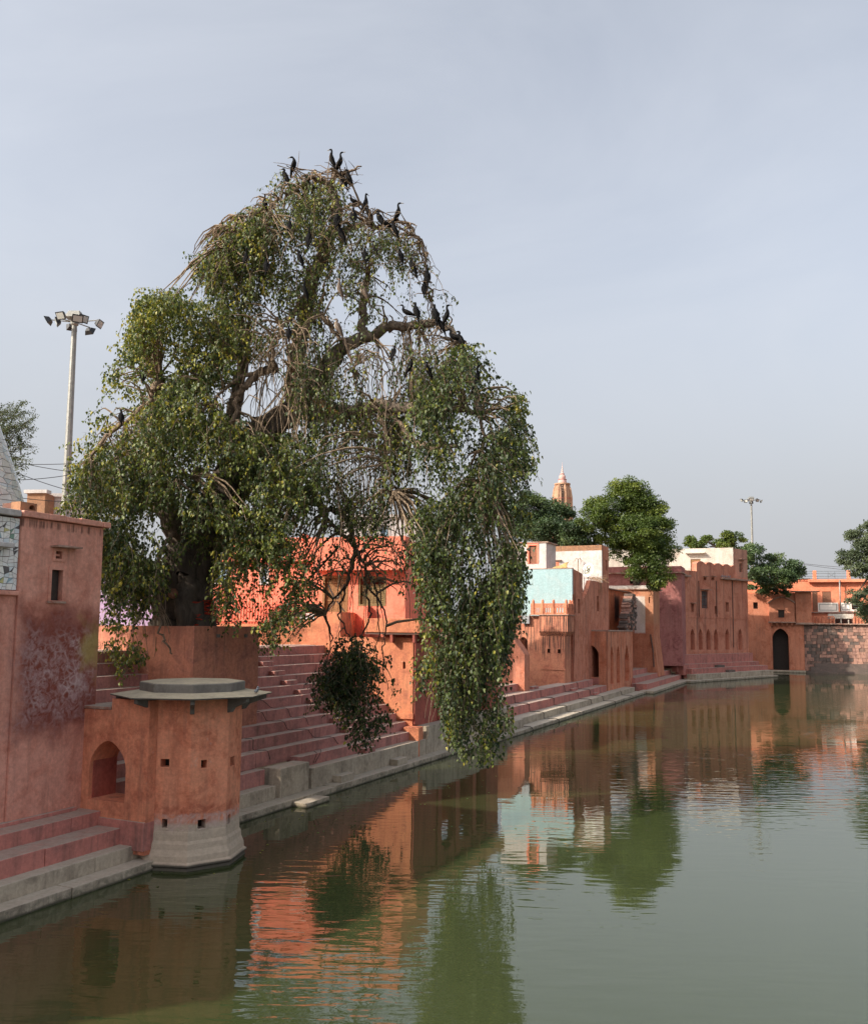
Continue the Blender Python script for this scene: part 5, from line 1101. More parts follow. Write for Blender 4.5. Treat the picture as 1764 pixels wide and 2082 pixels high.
TEMPL = {'heart': (np.array([(0, 0, 0), (-.40, .20, .10), (-.33, .62, .09), (0, 1.22, -.06), (.33, .62, .09), (.40, .20, .10)]), [(0, 1, 2), (0, 2, 3), (0, 3, 4), (0, 4, 5)]),
         'lance': (np.array([(0, 0, 0), (-.28, .45, .06), (0, 1., 0), (.28, .45, .06)]), [(0, 1, 2), (0, 2, 3)])}
def leaves(name, P, T, N, S, tone, mat, parent, shape='heart'):
    V, Fc = TEMPL[shape]; n = len(P)
    T = T/(np.linalg.norm(T, axis=1)[:, None]+1e-9); Wd = np.cross(T, N); Wd /= np.linalg.norm(Wd, axis=1)[:, None]+1e-9; N2 = np.cross(Wd, T)
    vs = P[:, None, :]+S[:, None, None]*(Wd[:, None, :]*V[None, :, 0:1]+T[:, None, :]*V[None, :, 1:2]+N2[:, None, :]*V[None, :, 2:3])
    k = len(V); f = (np.array(Fc)[None]+(np.arange(n)*k)[:, None, None]).reshape(-1)
    off = np.array(root_loc(parent)); vs = vs.reshape(-1, 3)-off
    me = bpy.data.meshes.new(name); nf = n*len(Fc)
    me.vertices.add(n*k); me.vertices.foreach_set('co', vs.reshape(-1).astype(np.float32))
    me.loops.add(nf*3); me.loops.foreach_set('vertex_index', f.astype(np.int32))
    me.polygons.add(nf); me.polygons.foreach_set('loop_start', (np.arange(nf)*3).astype(np.int32))
    me.update(calc_edges=True)
    at_ = me.attributes.new('tone', 'FLOAT', 'POINT'); at_.data.foreach_set('value', np.repeat(tone, k).astype(np.float32))
    me.materials.append(MAT[mat]); o = bpy.data.objects.new(name, me); COL.objects.link(o); o.parent = parent; o['kind'] = 'stuff'; return o
def vnoise(x, y, sd):
    r_ = np.random.default_rng(sd); o_ = np.zeros(np.shape(x))
    for k in range(7): a = r_.uniform(0, 6.28); fq = r_.uniform(.6, 2.2); o_ = o_+np.sin((x*np.cos(a)+y*np.sin(a))*fq+r_.uniform(0, 6.28))
    return o_/2.6
def inpoly(X, Y, poly):
    c = np.zeros(len(X), bool); n = len(poly)
    for i in range(n):
        (x0, y0), (x1, y1) = poly[i], poly[(i+1) % n]
        if y0 == y1: continue
        m = ((y0 > Y) != (y1 > Y)) & (X < (x1-x0)*(Y-y0)/(y1-y0)+x0); c ^= m
    return c
def atv(x, y, Y):
    d = RV[None]*((x-CX)/FPX)[:, None]-UV[None]*((y-CY)/FPX)[:, None]+FW[None]; return CAMP[None]+d*(Y/d[:, 1])[:, None]

# ---------------------------------------------------------------- the weeping tree
TY = 34.2
tb = at(376, 1272, TY)
tree = thing('weeping_tree', 'huge old weeping tree with bare twigs and heart shaped leaves on the plinth', 'tree', (tb[0], tb[1], PLZ-.2))
LIMB = []      # samples for twigs and perches
def limb(pts, r0, r1, mat='limb', name='branch', n=9, wob=.05, flute=.10):
    P = np.array([at(*p) for p in pts]); m = max(8, len(pts)*6)
    # smooth through points (catmull)
    Q = np.vstack([2*P[0]-P[1], P, 2*P[-1]-P[-2]]); out = []
    for i in range(len(P)-1):
        p0, p1, p2, p3 = Q[i:i+4]
        for t in np.linspace(0, 1, 7)[:-1]: out.append(.5*(2*p1+(p2-p0)*t+(2*p0-5*p1+4*p2-p3)*t*t+(3*p1-p0-3*p2+p3)*t**3))
    out.append(P[-1]); out = np.array(out); 
    out[1:-1] += rng.normal(0, wob, (len(out)-2, 3)); Y_ = out[:, 1]
    rad = np.linspace(r0, r1, len(out))*Y_/1770
    LIMB.extend([tuple(p) for p in out])
    return obj(name, MB().tube(out, rad, n, flute=flute), mat, tree, smooth=True)
# trunk: fluted, gnarled
tp = [(372, 1290, TY), (378, 1235, TY), (386, 1170, TY), (400, 1110, TY-.2), (428, 1050, TY-.3), (462, 990, TY-.2), (500, 930, TY), (545, 875, TY), (600, 835, TY)]
limb(tp, 62, 24, 'bark', 'trunk', 22, .06, .30)
for (a, b_, c_) in (((345, 1285, TY-.4), (352, 1200, TY-.5), (372, 1110, TY-.6)), ((408, 1285, TY-.5), (405, 1200, TY-.6), (412, 1120, TY-.5)), ((380, 1288, TY-1.0), (378, 1210, TY-.9), (392, 1130, TY-.7))): limb([a, b_, c_], 24, 14, 'bark', 'trunk', 10, .06, .2)
limb([(395, 1130, TY), (352, 1060, TY-.5), (318, 960, TY-1), (312, 860, TY-1), (322, 770, TY-1.2)], 30, 10, 'limb_mid')
limb([(440, 1030, TY), (470, 930, TY+.6), (480, 830, TY+.8), (492, 740, TY+.6), (499, 680, TY+.3)], 22, 9, 'limb_mid')
limb([(600, 835, TY), (619, 823, TY), (637, 786, TY-.1), (666, 743, TY-.2), (690, 712, TY-.2), (735, 688, TY-.2)], 22, 13, 'limb_mid')
limb([(735, 688, TY-.2), (739, 640, TY-.2), (742, 600, TY), (748, 560, TY)], 11, 5, 'limb_mid')
limb([(735, 688, TY-.2), (786, 666, TY-.4), (834, 662, TY-.8), (877, 659, TY-1.2), (906, 664, TY-1.5), (938, 700, TY-1.8)], 12, 5, 'limb_mid')
limb([(590, 840, TY), (600, 745, TY+.1), (612, 690, TY+.1), (628, 600, TY), (645, 540, TY), (674, 478, TY), (686, 440, TY), (680, 405, TY), (669, 372, TY)], 18, 9, 'limb_mid')
limb([(669, 372, TY), (690, 352, TY-.2), (712, 350, TY-.3), (735, 338, TY-.4)], 6, 1.2)
limb([(666, 373, TY), (640, 362, TY-.2), (619, 368, TY-.3), (600, 388, TY-.5), (575, 397, TY-.7), (552, 421, TY-.8), (538, 470, TY-.9)], 6, 2)
limb([(686, 480, TY), (714, 462, TY-.2), (743, 455, TY-.4), (768, 461, TY-.5), (783, 450, TY-.6), (819, 448, TY-.8), (848, 481, TY-1), (866, 535, TY-1.2), (872, 600, TY-1.2)], 6.5, 1.6)
limb([(700, 420, TY), (725, 415, TY-.2), (745, 425, TY-.3), (760, 432, TY-.3)], 4, 2)
limb([(540, 420, TY-.6), (505, 435, TY-.9), (480, 452, TY-1), (470, 500, TY-1.1)], 3, 1.5)
limb([(628, 600, TY), (596, 640, TY-1), (566, 680, TY-1.5), (540, 760, TY-1.8)], 7, 3)
limb([(648, 635, TY-.8), (610, 680, TY-1.6), (592, 730, TY-1.9), (606, 790, TY-2)], 8, 3)
limb([(648, 635, TY-.8), (676, 670, TY-1.4), (700, 700, TY-1.5), (722, 760, TY-1.6)], 5, 2)
limb([(561, 750, TY-.6), (525, 757, TY-1.2), (506, 779, TY-1.5), (485, 797, TY-1.6), (481, 822, TY-1.7), (470, 870, TY-1.8)], 9, 5)
limb([(525, 757, TY-1.2), (480, 772, TY-1.8), (450, 795, TY-2), (425, 825, TY-2.2)], 5, 2)
limb([(499, 728, TY), (470, 726, TY-.4), (445, 735, TY-.8), (410, 770, TY-1.2)], 7, 3, 'limb_mid')
limb([(322, 770, TY-1.2), (312, 798, TY-1.9), (304, 816, TY-2.3), (258, 858, TY-2.8), (215, 888, TY-3), (186, 935, TY-3.1)], 9, 3)
limb([(258, 858, TY-2.8), (250, 900, TY-2.9), (245, 940, TY-3)], 4, 2)
limb([(600, 838, TY), (690, 838, TY-1), (760, 826, TY-2), (811, 829, TY-2.6), (863, 832, TY-3), (930, 830, TY-3.6), (985, 840, TY-3.9)], 17, 6, 'limb_mid')
limb([(760, 826, TY-2), (800, 850, TY-2.6), (837, 898, TY-3.2), (863, 906, TY-3.5), (930, 905, TY-3.9)], 8, 4)
limb([(760, 820, TY-2), (773, 845, TY-2.5), (787, 900, TY-2.8), (789, 940, TY-2.9), (800, 1000, TY-2.9)], 6, 2)
limb([(938, 700, TY-1.8), (960, 760, TY-2.6), (975, 850, TY-3.4), (980, 980, TY-3.8)], 5, 3)
limb([(500, 930, TY), (560, 980, TY-.8), (640, 1020, TY-.6), (700, 1050, TY-.2), (720, 1120, TY+.6), (705, 1190, TY+1.0)], 10, 3, 'limb_mid')
limb([(640, 1020, TY-.6), (690, 1085, TY+.4), (735, 1130, TY+.8), (745, 1190, TY+1.0)], 5, 2.2, 'limb_mid')
limb([(462, 990, TY-.2), (430, 970, TY-1.5), (395, 960, TY-2.2), (340, 1000, TY-2.8)], 8, 3)
limb([(372, 1110, TY-.6), (350, 1090, TY-1.6), (330, 1120, TY-2.2), (322, 1175, TY-2.4), (300, 1215, TY-2.6), (275, 1270, TY-2.7)], 6, 2)
limb([(322, 1175, TY-2.4), (326, 1215, TY-2.5), (318, 1240, TY-2.6), (335, 1300, TY-2.7), (350, 1330, TY-2.7)], 4, 1.5)
for q_ in ([(745, 1190, TY+1), (752, 1250, TY+1), (735, 1305, TY+1.1), (742, 1380, TY+1.1), (738, 1480, TY+1.1)], [(705, 1190, TY+1), (692, 1250, TY+1), (712, 1310, TY+1.1), (700, 1370, TY+1.1)], [(745, 1190, TY+1), (785, 1250, TY+1), (775, 1320, TY+1.1), (790, 1400, TY+1.1)], [(705, 1190, TY+1), (665, 1240, TY+.9), (672, 1310, TY+1.0), (655, 1380, TY+1)], [(720, 1120, TY+.6), (760, 1190, TY+.8), (768, 1270, TY+.9), (760, 1330, TY+1)]): limb(q_, 2.6, .7, 'bark', n=6)
obj('broken_stub', MB().tube([at(640, 815, TY-.5), at(660, 828, TY-1.1), at(690, 842, TY-1.5)], [.22, .2, .05], 8, flute=.3), flat('torn orange heartwood', (.36, .17, .06), .9, .4, 6), tree)

REG = [  # polygon (photo px), depth range, strands, strand length m, leaf chance, leaf size, tone centre with sunlit left and shaded right painted in, droop
 ('left', [(112, 1040), (150, 920), (190, 862), (240, 800), (290, 770), (330, 742), (420, 745), (470, 800), (500, 850), (600, 862), (650, 900), (655, 1000), (640, 1085), (600, 1130), (540, 1150), (470, 1110), (430, 1050), (330, 1062), (300, 1095), (250, 1080), (200, 1050)], (29.6, 36.5), 2050, 1.7, .9, .112, .50, .13),
 ('left_up', [(215, 755), (260, 690), (262, 648), (300, 612), (350, 590), (430, 592), (480, 640), (490, 720), (440, 790), (330, 790), (290, 770), (262, 742)], (31, 36.5), 760, 1.2, .9, .110, .56, .11),
 ('left_spray', [(112, 1010), (140, 905), (190, 838), (222, 800), (205, 760), (255, 745), (250, 640), (310, 600), (355, 580), (372, 640), (330, 760), (290, 800), (220, 900), (170, 1000)], (30.5, 34), 420, 1.1, .85, .115, .66, .07),
 ('top_left', [(383, 515), (430, 482), (480, 470), (500, 440), (540, 392), (560, 360), (620, 338), (690, 345), (695, 420), (672, 520), (650, 640), (560, 720), (500, 730), (440, 660), (428, 592), (390, 545)], (32, 36), 1450, 1.5, .58, .110, .52, .20),
 ('top_edge', [(380, 520), (425, 478), (475, 440), (535, 382), (600, 345), (605, 400), (545, 470), (485, 535), (430, 565)], (32.2, 35), 420, 1.2, .70, .112, .52, .14),
 ('top_right', [(680, 420), (760, 440), (820, 455), (862, 500), (885, 570), (922, 605), (900, 650), (840, 668), (760, 650), (700, 620), (655, 530)], (31.5, 35.5), 480, 1.4, .42, .106, .50, .22),
 ('mid', [(560, 720), (640, 640), (740, 655), (900, 690), (945, 715), (900, 780), (840, 850), (835, 1000), (770, 1090), (660, 1090), (640, 900), (600, 850)], (30.5, 35.5), 900, 2.6, .48, .112, .40, .28),
 ('right', [(870, 760), (915, 715), (945, 695), (985, 728), (1010, 768), (1076, 820), (1062, 880), (1076, 985), (1062, 1100), (1066, 1180), (1050, 1300), (1020, 1310), (865, 1290), (840, 1150), (828, 1000), (838, 850)], (28.6, 33.6), 1300, 1.9, .85, .112, .34, .17),
 ('right_spray', [(925, 715), (950, 685), (990, 722), (1015, 762), (1082, 812), (1070, 880), (1086, 985), (1070, 1100), (1072, 1180), (1040, 1200), (1040, 900), (980, 800)], (29.5, 32.5), 200, 1.1, .85, .120, .55, .06),
 ('lobe', [(852, 1100), (1056, 1100), (1050, 1260), (1036, 1350), (1022, 1440), (1042, 1500), (1010, 1535), (975, 1562), (915, 1545), (902, 1450), (897, 1390), (892, 1330), (850, 1270)], (28.8, 32.0), 820, 2.4, .85, .112, .38, .24),
 ('lobe_side', [(846, 1260), (893, 1280), (890, 1395), (868, 1402), (850, 1330)], (29, 31), 60, 1.6, .8, .115, .44, .2),
 ('clump', [(636, 1372), (665, 1345), (690, 1300), (715, 1290), (735, 1320), (770, 1310), (800, 1350), (816, 1400), (800, 1452), (772, 1462), (757, 1500), (738, 1526), (716, 1485), (690, 1430), (660, 1412)], (34.3, 36.2), 560, 1.3, .92, .120, .20, .15),
 ('over_house', [(430, 1060), (620, 1080), (628, 1200), (612, 1260), (588, 1325), (545, 1335), (532, 1275), (500, 1240), (470, 1262), (432, 1225), (425, 1150)], (30.5, 34.5), 520, 1.7, .68, .112, .54, .24),
 ('left_low', [(120, 1040), (330, 1062), (332, 1180), (300, 1280), (212, 1285), (198, 1150)], (29.5, 34), 700, 1.6, .85, .115, .52, .16),
 ('left_tail', [(208, 1275), (300, 1275), (325, 1330), (300, 1372), (276, 1360), (268, 1388), (240, 1382), (216, 1330)], (30, 32), 95, 1.2, .6, .11, .66, .2),
 ('mid_low', [(640, 1085), (832, 1085), (838, 1190), (805, 1210), (770, 1150), (735, 1205), (700, 1140), (655, 1150), (625, 1240), (600, 1180)], (31.5, 35.5), 170, 1.8, .34, .11, .28, .3),
 ('trunk_side', [(300, 1062), (440, 1060), (420, 1120), (380, 1110), (330, 1200), (300, 1190)], (31, 33), 100, 1.2, .8, .115, .5, .15),
]
LIMBA = np.array(LIMB); twm = MB(); nl = 0
def ringtube(m, path, r0, r1):
    k = len(path); b = len(m.v)
    for i, p in enumerate(path):
        r = r0+(r1-r0)*i/(k-1)
        m.v += [(p[0]+r, p[1], p[2]), (p[0]-.5*r, p[1]+.87*r, p[2]), (p[0]-.5*r, p[1]-.87*r, p[2])]
    for i in range(k-1):
        for j in range(3): m.f.append((b+i*3+j, b+i*3+(j+1) % 3, b+i*3+3+(j+1) % 3, b+i*3+3+j))
for (nm, poly, (y0, y1), ns, L, lp, ls, tc_, gv) in REG:
    pa = np.array(poly, float); lo, hi = pa.min(0), pa.max(0); XS, YS = [], []
    while len(XS) < ns:
        x = rng.uniform(lo[0], hi[0], 600); y = rng.uniform(lo[1], hi[1], 600); k = inpoly(x, y, poly) & ((vnoise(x/30, y/44, 11) > (.08 if nm in ('lobe', 'right') else -.55 if nm == 'top_left' else -.30 if gv < .2 else -.15)) | (rng.random(600) < .12)); XS += list(x[k]); YS += list(y[k])
    x = np.array(XS[:ns]); y = np.array(YS[:ns]); Yd = rng.uniform(y0, y1, ns)
    # crown roundness: strands near the outline sit near mid depth
    P = atv(x, y, Yd); start = P.copy(); a = rng.uniform(0, 2*np.pi, ns); D = np.stack([np.cos(a)*.9, np.sin(a)*.6, rng.uniform(-.2, .45, ns)], 1)
    ln = L*rng.uniform(.35, 1.15, ns); K = int(L*1.2/.095); alive = np.ones(ns, bool); paths = [[tuple(p)] for p in P]
    jk = 2.0 if nm == 'clump' else 1.0; jc = .45 if nm == 'lobe' else 1.0; JX = rng.normal(0, 9*jk, ns)+16*jc*vnoise(y/30, x*0, 5); JY = (18 if nm == 'lobe' else 0)+rng.normal(0, 12*jk, ns)+38*jc*vnoise(x/24, x*0, 9); LP, LT, LN, LS, LC = [], [], [], [], []; tn = np.clip(rng.normal(tc_, .20, ns), 0, 1)
    for s_ in range(K):
        D = D*(1-gv*.7)+np.array([0, 0, -1.])*gv+rng.normal(0, .11, (ns, 3)); D /= np.linalg.norm(D, axis=1)[:, None]
        P = P+D*.095; q = topx(P); alive &= inpoly(q[:, 0]+JX, q[:, 1]+JY, poly) & (s_*.095 < ln) & (P[:, 2] > .25)
        if not alive.any(): break
        for i in np.nonzero(alive)[0]: paths[i].append(tuple(P[i]))
        for rep in range(2):
            k = alive & (rng.random(ns) < lp); n = k.sum()
            if not n: continue
            az_ = rng.uniform(0, 2*np.pi, n); out = np.stack([np.cos(az_), np.sin(az_), np.zeros(n)], 1)
            LP.append(P[k]+out*.06+rng.normal(0, .045, (n, 3))); LT.append(out*rng.uniform(.2, .9, n)[:, None]+np.array([0, 0, -1.])+rng.normal(0, .2, (n, 3)))
            nn = out*.8+rng.normal(0, .6, (n, 3))+np.array([-.25, -.15, .45]); LN.append(nn); LS.append(ls*rng.uniform(.6, 1.2, n))
            LC.append(np.clip(tn[k]+rng.normal(0, .13, n)+(rng.random(n) < .02)*.5, 0, 1))
    if LP:
        leaves('foliage', np.vstack(LP), np.vstack(LT), np.vstack(LN), np.concatenate(LS), np.concatenate(LC), 'peepal', tree); nl += sum(len(a) for a in LP)
    for pth in paths:
        if len(pth) > 3: ringtube(twm, pth, .011, .006)
    # arching twigs that carry the strands from the nearest limb
    for i in rng.permutation(ns)[:int(ns*(.22 if lp < .75 else .05 if nm in ('clump', 'trunk_side', 'left_low', 'lobe_side') else .12))]:
        d = np.linalg.norm(LIMBA-start[i]+np.array([0, 0, -.5]), axis=1); j = int(d.argmin())
        if d[j] > 3.6: continue
        A = LIMBA[j]; B = start[i]
        if A[2] < 11.5 and A[0] < -6: continue
        M_ = (A+B)/2+np.array([rng.normal(0, .25), rng.normal(0, .25), .35*d[j]*.6+.15])
        t = np.linspace(0, 1, 8)[:, None]; Pp = A*(1-t)**2+2*M_*t*(1-t)+B*t*t+rng.normal(0, .03, (8, 3)); Pp[0] = A
        twm.tube(Pp, np.linspace(.035+.008*d[j], .011, 8), 4, cap=False)
obj('hanging_twigs', twm, 'twig', tree, kind='stuff')
# bare hanging twigs of the thin middle
bare = MB()
for (poly, n, L, r) in (([(520, 640), (640, 640), (690, 720), (640, 830), (560, 850), (500, 800)], 90, 3.6, .016), ([(700, 690), (900, 680), (930, 720), (820, 860), (740, 850)], 70, 3.2, .013), ([(640, 860), (830, 860), (840, 930), (700, 960)], 75, 5.0, .012), ([(560, 370), (690, 360), (850, 470), (900, 560), (700, 540), (480, 470)], 60, 1.6, .012), ([(200, 880), (300, 820), (320, 800), (330, 860), (230, 960)], 36, 2.0, .016), ([(860, 1280), (1010, 1280), (1000, 1360), (900, 1360)], 40, 2.6, .010), ([(250, 1200), (330, 1180), (330, 1240), (270, 1260)], 26, 2.2, .014), ([(630, 1090), (800, 1090), (800, 1150), (640, 1160)], 26, 3.6, .018)):
    pa = np.array(poly, float); lo, hi = pa.min(0), pa.max(0); c = 0
    while c < n:
        x, y = rng.uniform(lo[0], hi[0]), rng.uniform(lo[1], hi[1])
        if not inpoly(np.array([x]), np.array([y]), poly)[0]: continue
        Yd = rng.uniform(TY-3.2, TY-.3) if y < 1060 else rng.uniform(TY-2.8, TY-2.2) if x < 400 else rng.uniform(TY+.4, TY+1.2) if x < 800 else rng.uniform(29.2, 31.5)
        p = at(x, y, Yd); d = np.linalg.norm(LIMBA-p, axis=1); A = LIMBA[int(d.argmin())]
        if d.min() > 3.5 and y < 1200: c += .2; continue
        P = [A, (A+p)/2+np.array([0, 0, .25*d.min()])] if d.min() > .3 and d.min() < 4.5 else [p+np.array([0, 0, .2])]
        dr_ = np.array([rng.normal(0, .5), rng.normal(0, .3), .1]); q = p.copy(); LL = L*rng.uniform(.4, 1.1); s_ = 0
        while s_ < LL:
            P.append(q.copy()); dr_ = dr_*.78+np.array([rng.normal(0, .13), rng.normal(0, .13), -.34]); dr_ /= np.linalg.norm(dr_); q = q+dr_*.24; s_ += .24
            if q[2] < 1.0: break
        if len(P) > 3: bare.tube(P, np.linspace(r*1.5, r*.5, len(P)), 4, cap=False)
        c += 1
for i in range(60):      # tangle at the very top
    c0 = at(rng.uniform(580, 720), rng.uniform(338, 385), TY+rng.uniform(-.7, .5)); d = rng.normal(0, 1, 3); d[2] = abs(d[2])*.35; d /= np.linalg.norm(d); l = rng.uniform(.4, 1.0)
    bare.tube([c0-d*l*.6, c0+rng.normal(0, .05, 3), c0+d*l*.5, c0+d*l+np.array([0, 0, -.1])], [.022, .018, .012, .006], 4, cap=False)
obj('bare_twigs', bare, 'twig', tree, kind='stuff')
print('leaves', nl)
# red threads tied round the trunk foot and a hanging pot
rc = thing('red_cloth', 'red cloth and threads tied round the foot of the trunk', 'cloth', at(425, 1255, TY-.2))
m = MB(); cxy = at(376, 1250, TY)
for i in range(46):
    a0 = rng.uniform(-1.15, .25); R_ = 1.24+rng.uniform(0, .10); z = PLZ+rng.uniform(.05, 1.05)
    m.tube([(cxy[0]+R_*math.cos(a), cxy[1]+R_*math.sin(a), z-.2*abs(a-a0)+rng.normal(0, .015)) for a in np.linspace(a0-.35, a0+.35, 5)], rng.uniform(.012, .03), 4)
obj('thread', m, 'red_cloth', rc)
pt = at(352, 1205, TY-1.35); pot = thing('clay_pot', 'round clay water pot hanging from a tree branch by the trunk', 'pot', tuple(pt))
obj('bowl', MB().lathe((pt[0], pt[1], pt[2]), [(.05, -.22), (.16, -.17), (.2, -.05), (.17, .06), (.10, .11), (.12, .15)], 14), 'clay', pot, smooth=True)
for a in (0, 2.1, 4.2): obj('string', MB().tube([(pt[0]+.12*math.cos(a), pt[1]+.12*math.sin(a), pt[2]+.14), (pt[0], pt[1], pt[2]+1.1)], .008, 4), 'rope', pot)

# ---------------------------------------------------------------- other trees
def bushy(name, label, blobs, Y, trunk, leafmat, lsize, dens, dY=4.0, shape='lance', tone=.45, zbase=5.4, group=None, TYd=0.):
    t0 = at(trunk[0], trunk[1], Y+TYd); r = thing(name, label, 'tree', (t0[0], t0[1], zbase), group)
    m = MB(); P_, T_, N_, S_, C_ = [], [], [], [], []
    hub = np.array(at(trunk[0]+trunk[3], trunk[2], Y+TYd*.6)); base = np.array([t0[0], t0[1], zbase])
    m.tube([base, (base*2+hub)/3+rng.normal(0, .2, 3), hub], [trunk[4]*1.3, trunk[4], trunk[4]*.8], 9, flute=.15)
    for (x, y, rx, ry) in blobs:
        c = np.array(at(x, y, Y+rng.uniform(-dY, dY)*.5)); R3 = np.array([rx*Y/1770, min(dY, rx*Y/1770), ry*Y/1770])
        m.tube([hub, (hub+c)/2+np.array([0, 0, .1*np.linalg.norm(c-hub)]), c], [trunk[4]*.5, trunk[4]*.3, trunk[4]*.1], 6)
        ns_ = max(10, int(rx*ry/70.)); d = rng.normal(0, 1, (ns_, 3)); d[:, 1] -= .3; d /= np.linalg.norm(d, axis=1)[:, None]
        cc = c+d*R3*rng.uniform(.45, 1.0, ns_)[:, None]; per = max(40, int(dens*1.5*rx*ry/100.*20/ns_))
        for q, dd in zip(cc, d):
            rs_ = R3.min()*rng.uniform(.30, .52); e = rng.normal(0, 1, (per, 3)); e[:, 2] = e[:, 2]*.8+.35; e /= np.linalg.norm(e, axis=1)[:, None]; ctone = np.clip(rng.normal(tone, .2), 0, 1)
            P_.append(q+e*rs_*(rng.uniform(.4, 1.15, per)[:, None])*np.array([1.25, 1.25, .75])); td = e*.8+rng.normal(0, .7, (per, 3)); td[:, 2] -= .4; T_.append(td)
            N_.append(e+rng.normal(0, .5, (per, 3))+np.array([0, 0, .5])); S_.append(lsize*rng.uniform(.6, 1.3, per)); C_.append(np.clip(ctone+rng.normal(0, .12, per), 0, 1))
        for q in cc[::2]: m.tube([c+(q-c)*.1, c+(q-c)*.6+rng.normal(0, .1, 3), q], [trunk[4]*.10, trunk[4]*.06, .015], 4, cap=False)
    obj('trunk', m, 'bark_far', r, smooth=True)
    leaves('crown', np.vstack(P_), np.vstack(T_), np.vstack(N_), np.concatenate(S_), np.concatenate(C_), leafmat, r, shape)
bushy('dense_tree', 'dense dark green tree behind the white house and temple spire', [(1085, 1030, 38, 34), (1130, 1050, 42, 34), (1165, 1075, 38, 34), (1100, 1075, 50, 36), (1060, 1060, 40, 40), (1180, 1100, 40, 26), (1140, 1095, 50, 28)], 105, (1130, 1150, 1090, 0, .45), 'darkleaf', .28, 12, 5, tone=.45)
bushy('tall_tree', 'tall bright green tree rising behind the flared tower', [(1270, 1010, 45, 34), (1300, 1030, 44, 40), (1230, 1035, 44, 34), (1205, 1060, 28, 24), (1260, 1060, 60, 34), (1330, 1065, 34, 44), (1300, 1090, 56, 34), (1340, 1120, 34, 40), (1280, 1120, 44, 30), (1310, 1150, 40, 34), (1345, 1165, 26, 26), (1250, 1095, 40, 24), (1335, 1190, 24, 20)], 100, (1290, 1215, 1120, 5, .5), 'neem', .25, 14, 6, tone=.5, TYd=14)
bushy('round_tree', 'light green tree behind the cream rooftop room', [(1420, 1100, 30, 16), (1465, 1095, 34, 20), (1500, 1105, 26, 16), (1440, 1112, 50, 14)], 165, (1460, 1200, 1115, 0, .5), 'neem', .38, 14, 5, tone=.5)
bushy('spreading_tree', 'spreading green tree leaning over the arched gateway', [(1530, 1125, 24, 20), (1560, 1145, 34, 22), (1600, 1150, 28, 20), (1585, 1175, 40, 22), (1540, 1170, 26, 26), (1620, 1165, 20, 14), (1550, 1195, 30, 16), (1595, 1200, 22, 12), (1525, 1150, 14, 30)], 135, (1575, 1235, 1195, -5, .35), 'darkleaf', .32, 15, 4, tone=.66, TYd=12)
bushy('pale_tree', 'pale grey green tree hanging over the railed house', [(1745, 1095, 34, 26), (1725, 1130, 22, 24), (1770, 1130, 40, 34), (1745, 1160, 26, 18), (1775, 1080, 24, 22), (1735, 1215, 20, 14), (1765, 1215, 26, 22), (1760, 1250, 22, 14), (1775, 1185, 20, 24)], 112, (1790, 1270, 1160, 0, .35), 'paleleaf', .26, 14, 3, tone=.5)
# feathery tree at the edge
ft_ = at(-20, 1000, 40); fe = thing('feathery_tree', 'feathery fine leaved tree drooping behind the mosaic spire', 'tree', (ft_[0], ft_[1], 5.4))
m = MB(); hub = np.array(at(-60, 930, 40)); m.tube([(ft_[0]-1, ft_[1], 5.4), (ft_[0]-1, ft_[1], 9), hub], [.3, .25, .15], 8)
P_, T_, N_, S_, C_ = [], [], [], [], []
for i in range(80):
    e = (rng.uniform(5, 86), rng.uniform(815, 985)); 
    if e[0] > 40+46*math.sin((e[1]-790)/200*math.pi): continue
    E_ = np.array(at(e[0], e[1], 40+rng.uniform(-1.5, 1.5))); S0_ = hub+rng.normal(0, .8, 3)+np.array([0, 0, (870-e[1])/170*2.0]); M_ = (S0_+E_)/2+np.array([0, 0, .55])
    t = np.linspace(0, 1, 26)[:, None]; Q_ = S0_*(1-t)**2+2*M_*t*(1-t)+E_*t*t; m.tube(Q_[::3], np.linspace(.03, .006, len(Q_[::3])), 4, cap=False)
    for q in Q_[5:]:
        k = 12; P_.append(q+rng.normal(0, .07, (k, 3))); T_.append(rng.normal(0, 1, (k, 3))+np.array([.4, 0, -.4])); N_.append(rng.normal(0, .6, (k, 3))+np.array([0, 0, 1])); S_.append(rng.uniform(.05, .11, k)); C_.append(np.clip(rng.normal(.35, .2, k), 0, 1))
obj('trunk', m, 'bark_far', fe, smooth=True); leaves('crown', np.vstack(P_), np.vstack(T_), np.vstack(N_), np.concatenate(S_), np.concatenate(C_), 'paleleaf', fe, 'lance')
